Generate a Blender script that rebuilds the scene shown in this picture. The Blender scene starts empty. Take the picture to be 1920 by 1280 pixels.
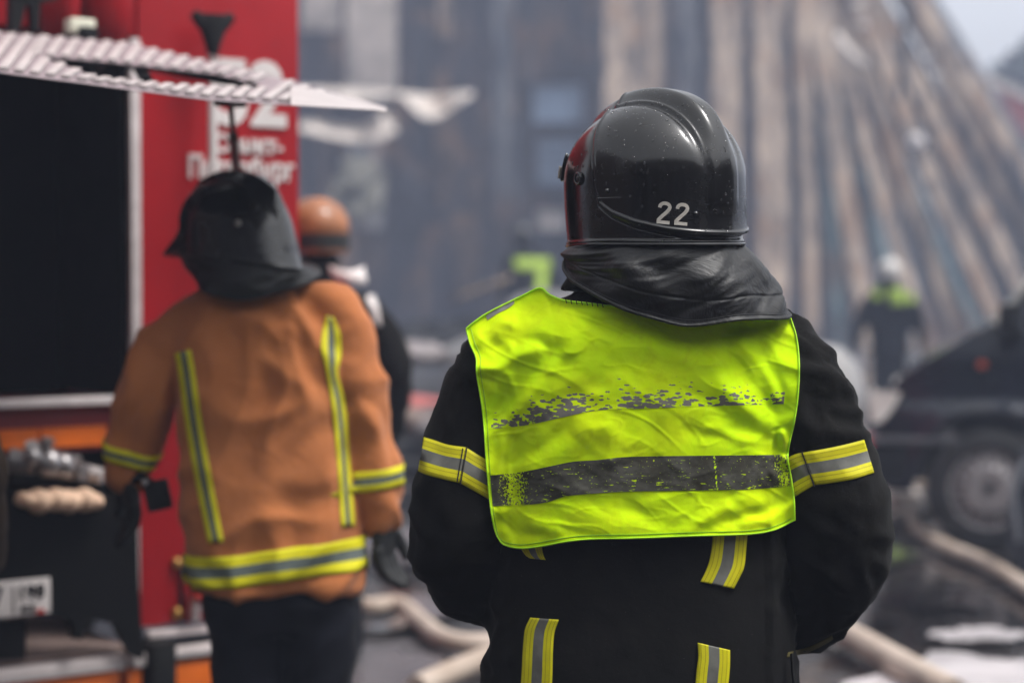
import bpy, bmesh, math, random
import numpy as np
from mathutils import Vector, Matrix, noise
from mathutils.bvhtree import BVHTree
R = math.radians
random.seed(7)
S = bpy.context.scene
COL = S.collection

# ------------------------------------------------------------------ camera
FPX, CX, CY, HOR, CAMZ = 3733.0, 960.0, 640.0, 536.0, 1.45
PITCH = math.atan((CY - HOR) / FPX)
cd = bpy.data.cameras.new('camera'); cam = bpy.data.objects.new('camera', cd); COL.objects.link(cam)
cam.location = (0, 0, CAMZ); cam.rotation_euler = (R(90) - PITCH, 0, 0)
cd.sensor_width = 36; cd.lens = FPX * 36 / 1920.0
cd.clip_start = 0.05; cd.clip_end = 2000
cd.dof.use_dof = True; cd.dof.focus_distance = 3.17; cd.dof.aperture_fstop = 2.1
S.camera = cam
# ------------------------------------------------------------------ world, sun, exposure
SUN_EL, SUN_AZ = 64, 112          # azimuth clockwise from +Y (behind the camera on the right)
W = bpy.data.worlds.new('World'); S.world = W; W.use_nodes = True
nt = W.node_tree; nt.nodes.clear()
o_ = nt.nodes.new('ShaderNodeOutputWorld'); b_ = nt.nodes.new('ShaderNodeBackground')
sk = nt.nodes.new('ShaderNodeTexSky'); sk.sky_type = 'NISHITA'; sk.sun_disc = False
sk.sun_elevation = R(SUN_EL); sk.sun_rotation = R(SUN_AZ); sk.air_density = 1.2; sk.dust_density = 4.0; sk.ozone_density = 1.0
hs = nt.nodes.new('ShaderNodeHueSaturation'); hs.inputs['Saturation'].default_value = 0.07
nt.links.new(sk.outputs[0], hs.inputs['Color']); nt.links.new(hs.outputs[0], b_.inputs[0]); nt.links.new(b_.outputs[0], o_.inputs[0])
b_.inputs[1].default_value = 0.15
sl = bpy.data.lights.new('sun', 'SUN'); so = bpy.data.objects.new('sun', sl); COL.objects.link(so)
sl.energy = 1.5; sl.angle = R(16); sl.color = (1.0, 0.97, 0.93)
d = Vector((math.sin(R(SUN_AZ)) * math.cos(R(SUN_EL)), math.cos(R(SUN_AZ)) * math.cos(R(SUN_EL)), math.sin(R(SUN_EL))))
so.rotation_euler = (-d).to_track_quat('-Z', 'Y').to_euler()
S.view_settings.view_transform = 'Standard'; S.view_settings.look = 'None'
S.view_settings.gamma = 1.0; S.view_settings.exposure = 0.74
S.render.engine = 'CYCLES'; S.cycles.use_denoising = True
try: S.cycles.denoiser = 'OPENIMAGEDENOISE'
except Exception: pass
S.cycles.max_bounces = 8; S.cycles.volume_bounces = 1
S.cycles.sample_clamp_indirect = 4.0

# ------------------------------------------------------------------ helpers
RGT = Vector((1, 0, 0)); FWD = Vector((0, math.cos(PITCH), -math.sin(PITCH))); UP = Vector((0, math.sin(PITCH), math.cos(PITCH)))
CAM = Vector((0, 0, CAMZ))
def ray(px, py):
    return (RGT * ((px - CX) / FPX) + UP * ((CY - py) / FPX) + FWD)
def P(px, py, Y):
    r = ray(px, py); return CAM + r * (Y / r.y)
def PG(px, py, z=0.0):              # where the line of sight meets the ground
    r = ray(px, py); return CAM + r * ((z - CAMZ) / r.z)

def tag(o, label=None, cat=None, group=None, kind=None):
    if label: o['label'] = label
    if cat: o['category'] = cat
    if group: o['group'] = group
    if kind: o['kind'] = kind
    return o
def empty(name, loc=(0, 0, 0), label=None, cat=None, group=None, rz=0):
    o = bpy.data.objects.new(name, None); COL.objects.link(o); o.location = loc; o.rotation_euler = (0, 0, rz)
    o.empty_display_size = 0.1
    return tag(o, label, cat, group)
def wmat(o):
    m = Matrix.Translation(o.location) @ o.rotation_euler.to_matrix().to_4x4() @ Matrix.Diagonal((*o.scale, 1))
    return (wmat(o.parent) @ m) if o.parent else m

class MB:
    def __init__(s): s.v = []; s.f = []; s.uv = None; s.mi = []; s.m = 0
    def add(s, vs, fs):
        n = len(s.v); s.v += [tuple(v) for v in vs]; s.f += [tuple(i + n for i in f) for f in fs]; s.mi += [s.m] * len(fs); return s
    def box(s, c, size, M=None, bev=0.0):
        bm = bmesh.new(); bmesh.ops.create_cube(bm, size=1)
        bmesh.ops.scale(bm, vec=size, verts=bm.verts)
        if bev: bmesh.ops.bevel(bm, geom=bm.edges[:], offset=bev, segments=2, affect='EDGES', profile=0.6)
        T = Matrix.Translation(c) @ (M.to_4x4() if M is not None else Matrix.Identity(4))
        vs = [T @ v.co for v in bm.verts]; fs = [[v.index for v in f.verts] for f in bm.faces]
        bm.free(); return s.add(vs, fs)
    def grid(s, rows, closed_u=False):
        """rows: list of rows of points"""
        nr = len(rows); nc = len(rows[0]); vs = [p for r in rows for p in r]; fs = []
        for i in range(nr - 1):
            for j in range(nc if closed_u else nc - 1):
                k = (j + 1) % nc
                fs.append((i * nc + j, i * nc + k, (i + 1) * nc + k, (i + 1) * nc + j))
        return s.add(vs, fs)
    def loft(s, rings, caps=True):
        n0 = len(s.v); s.grid(rings, True); nc = len(rings[0])
        if caps:
            n = len(s.v); a = sum((Vector(p) for p in rings[0]), Vector()) / nc; b = sum((Vector(p) for p in rings[-1]), Vector()) / nc
            s.v += [tuple(a), tuple(b)]
            for j in range(nc):
                k = (j + 1) % nc
                s.f.append((n, n0 + k, n0 + j)); s.mi.append(s.m)
                e = n0 + (len(rings) - 1) * nc
                s.f.append((n + 1, e + j, e + k)); s.mi.append(s.m)
        return s
    def tube(s, pts, r, n=10, caps=True, flat=1.0, upv=None):
        pts = [Vector(p) for p in pts]; rings = []
        rr = r if isinstance(r, (list, tuple)) else [r] * len(pts)
        nrm = None
        for i, p in enumerate(pts):
            t = (pts[min(i + 1, len(pts) - 1)] - pts[max(i - 1, 0)]).normalized()
            if nrm is None:
                nrm = (upv or (Vector((0, 0, 1)) if abs(t.z) < 0.9 else Vector((1, 0, 0))))
            nrm = (nrm - t * nrm.dot(t)).normalized(); b = t.cross(nrm)
            rings.append([p + (nrm * math.sin(2 * math.pi * k / n) * flat + b * math.cos(2 * math.pi * k / n)) * rr[i] for k in range(n)])
        return s.loft(rings, caps)
    def sphere(s, c, r, nu=16, nv=10, M=None):
        r = (r, r, r) if not isinstance(r, (tuple, list)) else r
        rings = []
        for i in range(1, nv):
            a = math.pi * i / nv
            ring = []
            for j in range(nu):
                b = 2 * math.pi * j / nu
                v = Vector((r[0] * math.sin(a) * math.cos(b), r[1] * math.sin(a) * math.sin(b), -r[2] * math.cos(a)))
                if M is not None: v = M @ v
                ring.append(Vector(c) + v)
            rings.append(ring)
        return s.loft(rings)
    def lathe(s, prof, n=24, M=None, c=(0, 0, 0)):
        rings = []
        for (r, z) in prof:
            ring = []
            for j in range(n):
                a = 2 * math.pi * j / n; v = Vector((max(r, 1e-4) * math.cos(a), max(r, 1e-4) * math.sin(a), z))
                if M is not None: v = M @ v
                ring.append(v + Vector(c))
            rings.append(ring)
        return s.loft(rings)
    def prism(s, poly, axis_vec, M=None):
        """closed polygon of 3D points extruded by axis_vec"""
        a = [Vector(p) for p in poly]; b = [p + Vector(axis_vec) for p in a]; n = len(a)
        fs = [tuple(range(n))[::-1], tuple(range(n, 2 * n))] + [(i, (i + 1) % n, n + (i + 1) % n, n + i) for i in range(n)]
        return s.add(a + b, fs)
    def build(s, name, mats, parent=None, smooth=True, local=True, angle=40):
        me = bpy.data.meshes.new(name)
        vs = s.v
        if parent is not None and local:
            inv = wmat(parent).inverted(); vs = [inv @ Vector(v) for v in vs]
        me.from_pydata([tuple(v) for v in vs], [], s.f); me.update()
        mats = mats if isinstance(mats, (list, tuple)) else [mats]
        for m in mats: me.materials.append(m)
        if len(mats) > 1: me.polygons.foreach_set('material_index', s.mi)
        bm = bmesh.new(); bm.from_mesh(me); bmesh.ops.recalc_face_normals(bm, faces=bm.faces[:]) ; bm.to_mesh(me); bm.free()
        if s.uv is not None:
            ul = me.uv_layers.new(name='UVMap')
            co = np.zeros(len(me.loops), dtype=np.int32); me.loops.foreach_get('vertex_index', co)
            ul.data.foreach_set('uv', np.array(s.uv, dtype=np.float32)[co].ravel())
        if smooth:
            me.polygons.foreach_set('use_smooth', [True] * len(me.polygons))
            if angle < 180:
                try: me.set_sharp_from_angle(angle=R(angle))
                except Exception: pass
        o = bpy.data.objects.new(name, me); COL.objects.link(o)
        if parent is not None: o.parent = parent
        return o

def fuse(mb, voxel, smooth=6, name='tmp'):
    """voxel-remesh overlapping closed pieces into one surface -> numpy verts, faces"""
    o = mb.build(name, [], None, smooth=False)
    m = o.modifiers.new('r', 'REMESH'); m.mode = 'VOXEL'; m.voxel_size = voxel; m.adaptivity = 0
    if smooth:
        m2 = o.modifiers.new('s', 'SMOOTH'); m2.iterations = smooth; m2.factor = 0.5
    dg = bpy.context.evaluated_depsgraph_get(); dg.update()
    me = bpy.data.meshes.new_from_object(o.evaluated_get(dg))
    v = np.zeros(len(me.vertices) * 3); me.vertices.foreach_get('co', v); v = v.reshape(-1, 3)
    n = np.zeros(len(me.vertices) * 3); me.vertices.foreach_get('normal', n); n = n.reshape(-1, 3)
    f = [tuple(p.vertices) for p in me.polygons]
    bpy.data.objects.remove(o); bpy.data.meshes.remove(me)
    return v, n, f
def folds(v, n, specs, seed=0.0):
    """displace along normals by stretched, warped ridge noise: specs = (sx,sy,sz,amp)"""
    out = v.copy()
    for i in range(len(v)):
        p = Vector(v[i]); dsp = 0
        w = noise.noise(p * 4.0 + Vector((seed, 3.1, 7.7))) * 0.12
        for (sx, sy, sz, amp, kind) in specs:
            q = Vector(((p.x + w) * sx + seed, (p.y + w) * sy + seed * 2, (p.z + w) * sz))
            a = noise.noise(q)
            dsp += amp * ((0.35 - abs(a)) * 2 if kind else a)
        out[i] = v[i] + n[i] * dsp
    return out
def from_vf(v, f):
    mb = MB(); mb.add([tuple(p) for p in v], f); return mb
def bvh_of(v, f): return BVHTree.FromPolygons([tuple(p) for p in v], f)

def cr(pts, n):
    """Catmull-Rom resample of a polyline (any dimension) into n points, even by arc length"""
    p = np.array(pts, float); q = np.vstack([2 * p[0] - p[1], p, 2 * p[-1] - p[-2]]); out = []
    for i in range(len(p) - 1):
        a, b, c, e = q[i], q[i + 1], q[i + 2], q[i + 3]
        for t in np.linspace(0, 1, 24, endpoint=False):
            out.append(0.5 * (2 * b + (c - a) * t + (2 * a - 5 * b + 4 * c - e) * t * t + (3 * b - a - 3 * c + e) * t ** 3))
    out.append(p[-1]); out = np.array(out)
    L = np.r_[0, np.cumsum(np.linalg.norm(np.diff(out, axis=0), axis=1))]
    s = np.linspace(0, L[-1], n)
    return np.stack([np.interp(s, L, out[:, k]) for k in range(out.shape[1])], 1)
def lin(x, xs, ys): return float(np.interp(x, xs, ys))

# ------------------------------------------------------------------ materials
class N:
    def __init__(s, name):
        s.mat = bpy.data.materials.new(name); s.mat.use_nodes = True; s.t = s.mat.node_tree; s.t.nodes.clear()
        s.out = s.t.nodes.new('ShaderNodeOutputMaterial'); s.b = s.t.nodes.new('ShaderNodeBsdfPrincipled'); s.t.links.new(s.b.outputs[0], s.out.inputs[0])
        s.tc = s.t.nodes.new('ShaderNodeTexCoord')
    def put(s, sock, v):
        if hasattr(v, 'is_output') or isinstance(v, bpy.types.NodeSocket): s.t.links.new(v, sock)
        elif v is not None:
            if isinstance(v, tuple) and len(v) == 3 and sock.type == 'RGBA': v = (*v, 1)
            sock.default_value = v
    def math(s, op, a, b=None, c=None, clamp=False):
        n = s.t.nodes.new('ShaderNodeMath'); n.operation = op; n.use_clamp = clamp
        s.put(n.inputs[0], a)
        if b is not None: s.put(n.inputs[1], b)
        if c is not None: s.put(n.inputs[2], c)
        return n.outputs[0]
    def noise(s, scale=5, detail=4, rough=0.5, vec=None, stretch=None, dist=0.0):
        n = s.t.nodes.new('ShaderNodeTexNoise'); n.inputs['Scale'].default_value = scale; n.inputs['Detail'].default_value = detail
        n.inputs['Roughness'].default_value = rough; n.inputs['Distortion'].default_value = dist
        v = vec or s.tc.outputs['Object']
        if stretch:
            m = s.t.nodes.new('ShaderNodeMapping'); m.inputs['Scale'].default_value = stretch; s.t.links.new(v, m.inputs[0]); v = m.outputs[0]
        s.t.links.new(v, n.inputs['Vector']); return n.outputs['Fac']
    def voro(s, scale, stretch=None, vec=None, feature='F1'):
        n = s.t.nodes.new('ShaderNodeTexVoronoi'); n.feature = feature; n.inputs['Scale'].default_value = scale
        v = vec or s.tc.outputs['Object']
        if stretch:
            m = s.t.nodes.new('ShaderNodeMapping'); m.inputs['Scale'].default_value = stretch; s.t.links.new(v, m.inputs[0]); v = m.outputs[0]
        s.t.links.new(v, n.inputs['Vector']); return n.outputs['Distance']
    def ramp(s, f, stops):
        n = s.t.nodes.new('ShaderNodeValToRGB'); e = n.color_ramp.elements
        while len(e) < len(stops): e.new(0.5)
        for k, (p, c) in enumerate(stops): e[k].position = p; e[k].color = (*c, 1) if len(c) == 3 else c
        s.t.links.new(f, n.inputs[0]); return n.outputs[0]
    def range(s, f, a, b, c=0.0, e=1.0, smooth=True):
        n = s.t.nodes.new('ShaderNodeMapRange'); n.interpolation_type = 'SMOOTHSTEP' if smooth else 'LINEAR'
        s.t.links.new(f, n.inputs[0])
        for k, v in enumerate((a, b, c, e)): n.inputs[k + 1].default_value = v
        return n.outputs[0]
    def mix(s, f, a, b):
        n = s.t.nodes.new('ShaderNodeMix'); n.data_type = 'RGBA'
        s.put(n.inputs[0], f); s.put(n.inputs[6], a); s.put(n.inputs[7], b); return n.outputs[2]
    def bump(s, h, strength=0.3, dist=0.002, prev=None):
        n = s.t.nodes.new('ShaderNodeBump'); n.inputs['Strength'].default_value = strength; n.inputs['Distance'].default_value = dist
        s.t.links.new(h, n.inputs['Height'])
        if prev: s.t.links.new(prev, n.inputs['Normal'])
        return n.outputs[0]
    def set(s, **k):
        names = {'base': 'Base Color', 'rough': 'Roughness', 'metal': 'Metallic', 'normal': 'Normal', 'spec': 'Specular IOR Level', 'coat': 'Coat Weight',
                 'coatr': 'Coat Roughness', 'sheen': 'Sheen Weight', 'trans': 'Transmission Weight', 'alpha': 'Alpha', 'ior': 'IOR', 'ecol': 'Emission Color', 'estr': 'Emission Strength', 'sheent': 'Sheen Tint', 'sheenr': 'Sheen Roughness'}
        for a, v in k.items(): s.put(s.b.inputs[names[a]], v)
        return s.mat
def col(c, k): return tuple(min(1.0, x * k) for x in c)
def mk(name, base, rough=0.6, metal=0.0, var=0.15, vs=6.0, bump=0.0, bs=60.0, bd=0.002, spec=0.5, coat=0.0, sheen=0.0, stretch=None, rvar=0.1, dark=None):
    n = N(name)
    f = n.noise(vs, 5, 0.6, stretch=stretch)
    c = n.mix(n.range(f, 0.3, 0.7), dark or col(base, 1 - var), col(base, 1 + var))
    r = n.math('ADD', n.math('MULTIPLY', n.noise(vs * 2.3, 3), rvar * 2), rough - rvar)
    kw = dict(base=c, rough=r, metal=metal, spec=spec, coat=coat, sheen=sheen)
    if bump: kw['normal'] = n.bump(n.noise(bs, 4, 0.6, stretch=stretch), bump, bd)
    return n.set(**kw)

NEON = (0.62, 0.88, 0.012)
M = {}
def black_cloth(name, base):
    n = N(name)
    weave = n.voro(700); big = n.noise(9, 5, 0.6); lint = n.range(n.noise(420, 2, 0.5), 0.73, 0.78)
    c = n.mix(n.range(big, .3, .7), col(base, .75), col(base, 1.4))
    c = n.mix(n.math('MULTIPLY', lint, .35), c, (0.2, 0.2, 0.2))
    nb = n.bump(big, 0.35, 0.012); nb = n.bump(weave, 0.25, 0.0006, nb)
    return n.set(base=c, rough=0.92, spec=0.16, sheen=0.04, sheenr=0.4, normal=nb)
M['black_cloth'] = black_cloth('black_cloth', (0.0058, 0.0055, 0.0052))
M['navy_cloth'] = black_cloth('navy_cloth', (0.004, 0.0045, 0.008))
M['brown_cloth'] = black_cloth('brown_cloth', (0.045, 0.03, 0.02))
M['glove'] = mk('glove', (0.004, 0.004, 0.004), 0.7, var=.3, bump=.4, bs=80)
M['glove_red'] = mk('glove_red', (0.25, 0.03, 0.02), 0.7, var=.3)
M['rubber'] = mk('rubber', (0.012, 0.012, 0.012), 0.55, var=.3, bump=.2)
M['skin'] = mk('skin', (0.55, 0.32, 0.23), 0.5, var=.1, vs=20, bump=.1, bs=200)
M['hair'] = mk('hair', (0.03, 0.02, 0.012), 0.6)

def helmet_mat(name, base=(0.006, 0.006, 0.0065), r0=0.16):
    n = N(name)
    sm = n.noise(14, 5, 0.65); fine = n.noise(240, 3, .5); scr = n.noise(30, 3, .5, stretch=(1, 1, 9))
    r = n.math('ADD', r0, n.math('MULTIPLY', n.range(sm, .35, .75), 0.16))
    r = n.math('ADD', r, n.math('MULTIPLY', n.range(scr, .6, .75), 0.08))
    nb = n.bump(n.noise(7, 2), 0.12, 0.02); nb = n.bump(fine, 0.05, 0.0006, nb)
    c = n.mix(n.range(sm, .4, .8), base, col(base, 2.2))
    return n.set(base=c, rough=r, spec=0.5, coat=0.35, coatr=0.1, normal=nb)
M['helmet'] = helmet_mat('helmet_black')
M['helmet_orange'] = helmet_mat('helmet_orange', (0.24, 0.085, 0.025), 0.5)
M['helmet_white'] = helmet_mat('helmet_white', (0.42, 0.40, 0.38), 0.5)
M['trim_black'] = mk('trim_black', (0.012, 0.012, 0.013), 0.22, var=.3, coat=.5)
def leather(name):
    n = N(name)
    a = n.noise(11, 5, .6, dist=.8); b = n.noise(38, 5, .6); g = n.voro(450)
    nb = n.bump(a, .55, .012); nb = n.bump(b, .35, .003, nb); nb = n.bump(g, .2, .0004, nb)
    return n.set(base=n.mix(n.range(b, .3, .7), (0.006, 0.006, 0.0065), (0.014, 0.014, 0.015)), rough=n.math('ADD', .33, n.math('MULTIPLY', a, .28)), spec=.4, normal=nb)
M['leather'] = leather('leather_cape')
M['silver_mark'] = mk('silver_mark', (0.50, 0.47, 0.42), 0.6, var=.12, vs=120, bump=.1)
M['white_paint'] = mk('white_paint', (0.72, 0.66, 0.64), 0.5, var=.08)
M['water'] = N('water').set(base=(1, 1, 1), rough=.02, trans=1.0, ior=1.33)
M['stitch_dark'] = mk('stitch_dark', (0.01, 0.01, 0.01), .8)

def stripe_mat(name, yellow=(0.66, 0.61, 0.003), silver=(0.135, 0.135, 0.12), stitch=True):
    """u in metres along, v 0..1 across: yellow / silver / yellow with rows of stitching"""
    n = N(name); sp = n.t.nodes.new('ShaderNodeSeparateXYZ'); n.t.links.new(n.tc.outputs['UV'], sp.inputs[0]); u, v = sp.outputs[0], sp.outputs[1]
    d = n.math('ABSOLUTE', n.math('SUBTRACT', v, 0.5))
    m = n.math('GREATER_THAN', d, 0.165)
    dirt = n.range(n.noise(22, 5, .6), .35, .75)
    y = n.mix(n.math('MULTIPLY', dirt, .4), yellow, col(yellow, .7))
    sv = n.mix(dirt, col(silver, .8), col(silver, 1.35))
    c = n.mix(m, sv, y)
    if stitch:
        for dd in (0.27, 0.40):
            line = n.math('LESS_THAN', n.math('ABSOLUTE', n.math('SUBTRACT', d, n.math('ADD', dd, n.math('MULTIPLY', n.math('SINE', n.math('MULTIPLY', u, 1800.0)), .008)))), 0.009)
            c = n.mix(n.math('MULTIPLY', line, .55), c, (0.10, 0.035, 0.005))
    edge = n.math('GREATER_THAN', d, 0.485); c = n.mix(n.math('MULTIPLY', edge, .6), c, col(yellow, .35))
    nb = n.bump(n.noise(60, 4, .6), .25, .002); nb = n.bump(n.voro(900), .15, .0004, nb)
    n.b.inputs['Sheen Weight'].default_value = 0
    return n.set(base=c, rough=.62, spec=.35, normal=nb)
M['stripe'] = stripe_mat('reflective_stripe')
M['stripe_orange'] = stripe_mat('reflective_stripe_wide', yellow=(0.72, 0.66, 0.004), silver=(0.11, 0.13, 0.12), stitch=False)

def vest_mat(name, mode):
    """mode: None plain; 'upper' nearly worn away band; 'lower' scratched band (UV v 0..1 across the band, u 0..1 along)"""
    n = N(name)
    obj = n.tc.outputs['Object']
    w = n.noise(5.5, 5, .6); fine = n.noise(900, 2, .5)
    w2 = n.noise(26, 5, .65, dist=.6)
    base = n.mix(n.range(w, .35, .7), (0.56, 0.88, 0.0005), (0.66, 0.86, 0.001))
    base = n.mix(n.math('MULTIPLY', n.range(w2, .45, .75), .34), base, (0.40, 0.50, 0.002))
    nb = n.bump(n.noise(8, 4, .6, dist=.5), .16, .012); nb = n.bump(w2, .10, .004, nb); nb = n.bump(n.voro(1100), .12, .0004, nb)
    rough = .8
    if mode:
        sp = n.t.nodes.new('ShaderNodeSeparateXYZ'); n.t.links.new(n.tc.outputs['UV'], sp.inputs[0]); u, v = sp.outputs[0], sp.outputs[1]
        if mode == 'lower':
            gr = n.noise(13, 5, .6, stretch=(1, 1, 1.2)); gr2 = n.noise(90, 4, .7, stretch=(.5, 1, 2))
            g = n.mix(n.range(gr, .35, .68), (0.050, 0.047, 0.036), (0.125, 0.122, 0.105))
            g = n.mix(n.math('MULTIPLY', n.range(gr2, .5, .72), .5), g, (0.02, 0.017, 0.012))
            # scratches through to the cloth: fine horizontal ones, plus broad wear at both ends and lower edge
            s1 = n.noise(150, 3, .6, stretch=(.35, 1, 2.2)); s2 = n.noise(7, 2, .5)
            s3 = n.noise(260, 4, .7)
            endl = n.math('SUBTRACT', 1.0, n.math('MULTIPLY', n.math('ABSOLUTE', n.math('SUBTRACT', u, 0.075)), 16.0), clamp=True)
            endr = n.math('SUBTRACT', 1.0, n.math('MULTIPLY', n.math('ABSOLUTE', n.math('SUBTRACT', u, 0.985)), 26.0), clamp=True)
            seam = n.math('SUBTRACT', 1.0, n.math('MULTIPLY', n.math('ABSOLUTE', n.math('SUBTRACT', u, 0.755)), 150.0), clamp=True)
            low = n.math('MULTIPLY', n.math('SUBTRACT', v, .55, clamp=True), 0.10)
            th = n.math('ADD', n.math('ADD', s1, n.math('MULTIPLY', s2, .16)), low)
            a = n.range(th, .74, .775)
            th2 = n.math('ADD', s3, n.math('MULTIPLY', n.math('MAXIMUM', n.math('MAXIMUM', endl, endr), n.math('MULTIPLY', seam, .8)), .24))
            b = n.range(th2, .66, .675)
            m = n.math('MAXIMUM', a, b)
            base = n.mix(m, g, base); rough = .6
        else:
            # small flakes left over from the band, thick towards the lower edge and the two ends
            fl = n.voro(85, stretch=(.8, 1, 2.0)); fs = n.noise(16, 4, .65, stretch=(1.1, 1, .75))
            fh = n.noise(170, 3, .6, stretch=(.6, 1, 1.4))
            left = n.math('SUBTRACT', 1.0, n.math('MULTIPLY', n.math('ABSOLUTE', n.math('SUBTRACT', u, 0.17)), 4.6), clamp=True)
            dens = n.math('ADD', n.math('MULTIPLY', v, .27), n.math('MULTIPLY', n.math('MULTIPLY', left, v), .16))
            t = n.math('ADD', n.math('ADD', n.math('MULTIPLY_ADD', fs, .38, .318), dens), n.math('MULTIPLY', fh, .36))
            t = n.math('SUBTRACT', t, n.math('MULTIPLY', fl, .34))
            ends = n.math('MULTIPLY', n.math('GREATER_THAN', u, .012), n.math('LESS_THAN', u, .985))
            m = n.math('MULTIPLY', n.range(n.math('ADD', t, n.math('MULTIPLY', u, .05)), .785, .815), ends)
            base = n.mix(m, base, n.mix(n.range(fs, .4, .6), (0.12, 0.115, 0.10), (0.19, 0.18, 0.16)))
    return n.set(base=base, rough=rough, spec=.08, normal=nb)
M['vest'] = vest_mat('vest_cloth', None); M['vest_upper'] = vest_mat('vest_worn_band', 'upper'); M['vest_lower'] = vest_mat('vest_scratched_band', 'lower')
M['vest_trim'] = mk('vest_trim', (0.44, 0.82, 0.003), .7, var=.12, vs=30, bump=.3, bs=300)
M['vest_far'] = mk('vest_far', (0.25, 0.36, 0.03), .8, var=.25, vs=12)
def orange_cloth():
    n = N('orange_cloth')
    a = n.noise(5, 5, .6); w = n.voro(500)
    c = n.mix(n.range(a, .3, .75), (0.46, 0.150, 0.046), (0.56, 0.195, 0.065))
    c = n.mix(n.math('MULTIPLY', n.range(n.noise(2.2, 4, .6), .45, .75), .35), c, (0.22, 0.08, 0.035))
    nb = n.bump(n.noise(10, 5, .6, dist=.5), .4, .015); nb = n.bump(w, .2, .0008, nb)
    return n.set(base=c, rough=.85, spec=.2, sheen=.15, normal=nb)
M['orange_cloth'] = orange_cloth()

M['red'] = mk('truck_red', (0.34, 0.008, 0.012), 0.42, var=.10, vs=2.5, bump=.03, bs=8, bd=.02, spec=.22)
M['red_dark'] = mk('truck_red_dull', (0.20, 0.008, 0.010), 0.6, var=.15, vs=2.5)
M['alu'] = mk('aluminium', (0.62, 0.55, 0.54), 0.45, metal=.25, var=.12, vs=9, bump=.05)
M['alu_rib'] = mk('aluminium_rib', (0.47, 0.42, 0.41), 0.5, metal=.1, var=.10, vs=14)
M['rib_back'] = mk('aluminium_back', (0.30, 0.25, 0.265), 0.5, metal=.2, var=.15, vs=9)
M['steel'] = mk('steel', (0.35, 0.33, 0.33), 0.35, metal=.8, var=.2, vs=15, bump=.1)
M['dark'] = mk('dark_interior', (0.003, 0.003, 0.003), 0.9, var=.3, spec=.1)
M['black_plastic'] = mk('black_plastic', (0.006, 0.006, 0.006), 0.7, var=.2, spec=.2)
M['apron'] = mk('apron_rubber', (0.003, 0.003, 0.003), 0.85, var=.2, spec=.12)
M['reflector'] = mk('orange_reflector', (0.72, 0.14, 0.006), 0.4, var=.12, vs=10)
M['red_lamp'] = mk('red_lamp', (0.45, 0.03, 0.02), 0.3)
M['floor_beige'] = mk('step_plate', (0.24, 0.17, 0.15), 0.7, var=.2, vs=10, bump=.3)
M['cream'] = mk('cream_lens', (0.72, 0.70, 0.56), 0.5, var=.05)
def hose_mat():
    n = N('hose_canvas'); d_ = n.noise(2.0, 4, .6)
    c = n.mix(n.range(d_, .3, .7), (0.36, 0.28, 0.22), (0.52, 0.43, 0.36))
    c = n.mix(n.math('MULTIPLY', n.range(n.noise(2.5, 3), .5, .7), .6), c, (0.16, 0.12, 0.10))
    return n.set(base=c, rough=.62, spec=.4, normal=n.bump(n.noise(120, 3), .15, .001))
M['hose'] = hose_mat()
M['hose_pale'] = mk('hose_pale', (0.78, 0.52, 0.36), .8, var=.12, vs=12, bump=.3)
M['brass'] = mk('brass', (0.4, 0.22, 0.06), .4, metal=.8)

# ------------------------------------------------------------------ setting: ground
def ground_mat():
    n = N('wet_asphalt'); obj = n.tc.outputs['Object']
    pud = n.noise(0.55, 4, .55, stretch=(.7, 1.25, 1), dist=.6)
    pm = n.range(pud, .44, .50)
    stone = n.noise(90, 4, .7); patch = n.noise(1.7, 5, .65)
    dry = n.mix(n.range(patch, .3, .7), (0.006, 0.005, 0.005), (0.022, 0.018, 0.018))
    dry = n.mix(n.range(stone, .55, .75), dry, (0.05, 0.046, 0.045))
    wet = n.mix(n.range(patch, .35, .7), (0.010, 0.009, 0.009), (0.028, 0.023, 0.022))
    mud = n.range(n.noise(1.1, 4, .6, vec=obj), .55, .68)
    wet = n.mix(n.math('MULTIPLY', mud, .5), wet, (0.06, 0.045, 0.04))
    pale = n.range(n.noise(.9, 4, .6, stretch=(.6, 1.5, 1)),   .54, .61)
    dry = n.mix(n.math('MULTIPLY', pale, .6), dry, (0.22, 0.19, 0.20))  # pale patches stand in for sky sheen on the wet asphalt
    r = n.math('ADD', .04, n.math('MULTIPLY', n.math('SUBTRACT', 1.0, pm), .42))
    h = n.math('MULTIPLY', n.math('SUBTRACT', 1.0, pm), n.math('ADD', n.math('MULTIPLY', stone, .4), n.noise(14, 4, .6)))
    nb = n.bump(h, .25, .02); nb = n.bump(n.noise(3.2, 3, .5), .10, .05, nb)
    return n.set(base=n.mix(pm, dry, wet), rough=r, spec=.45, normal=nb)
M['ground'] = ground_mat()
mb = MB(); xs = np.r_[np.linspace(-120, -16, 8), np.linspace(-14, 14, 90), np.linspace(16, 120, 8)]; ys = np.r_[np.linspace(-50, -8, 6), np.linspace(-6, 34, 120), np.linspace(40, 110, 12)]
rows = []
for y in ys:
    row = []
    for x in xs:
        z = 0.018 * noise.noise(Vector((x * .35, y * .35, 0))) + 0.008 * noise.noise(Vector((x * 1.3, y * 1.3, 5)))
        if abs(x) > 15 or y < -7 or y > 36: z = 0
        row.append((x, y, z))
    rows.append(row)
mb.grid(rows); g = mb.build('ground', M['ground'], None, angle=180); tag(g, 'wet dark asphalt yard with puddles and soot', kind='structure')

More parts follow.
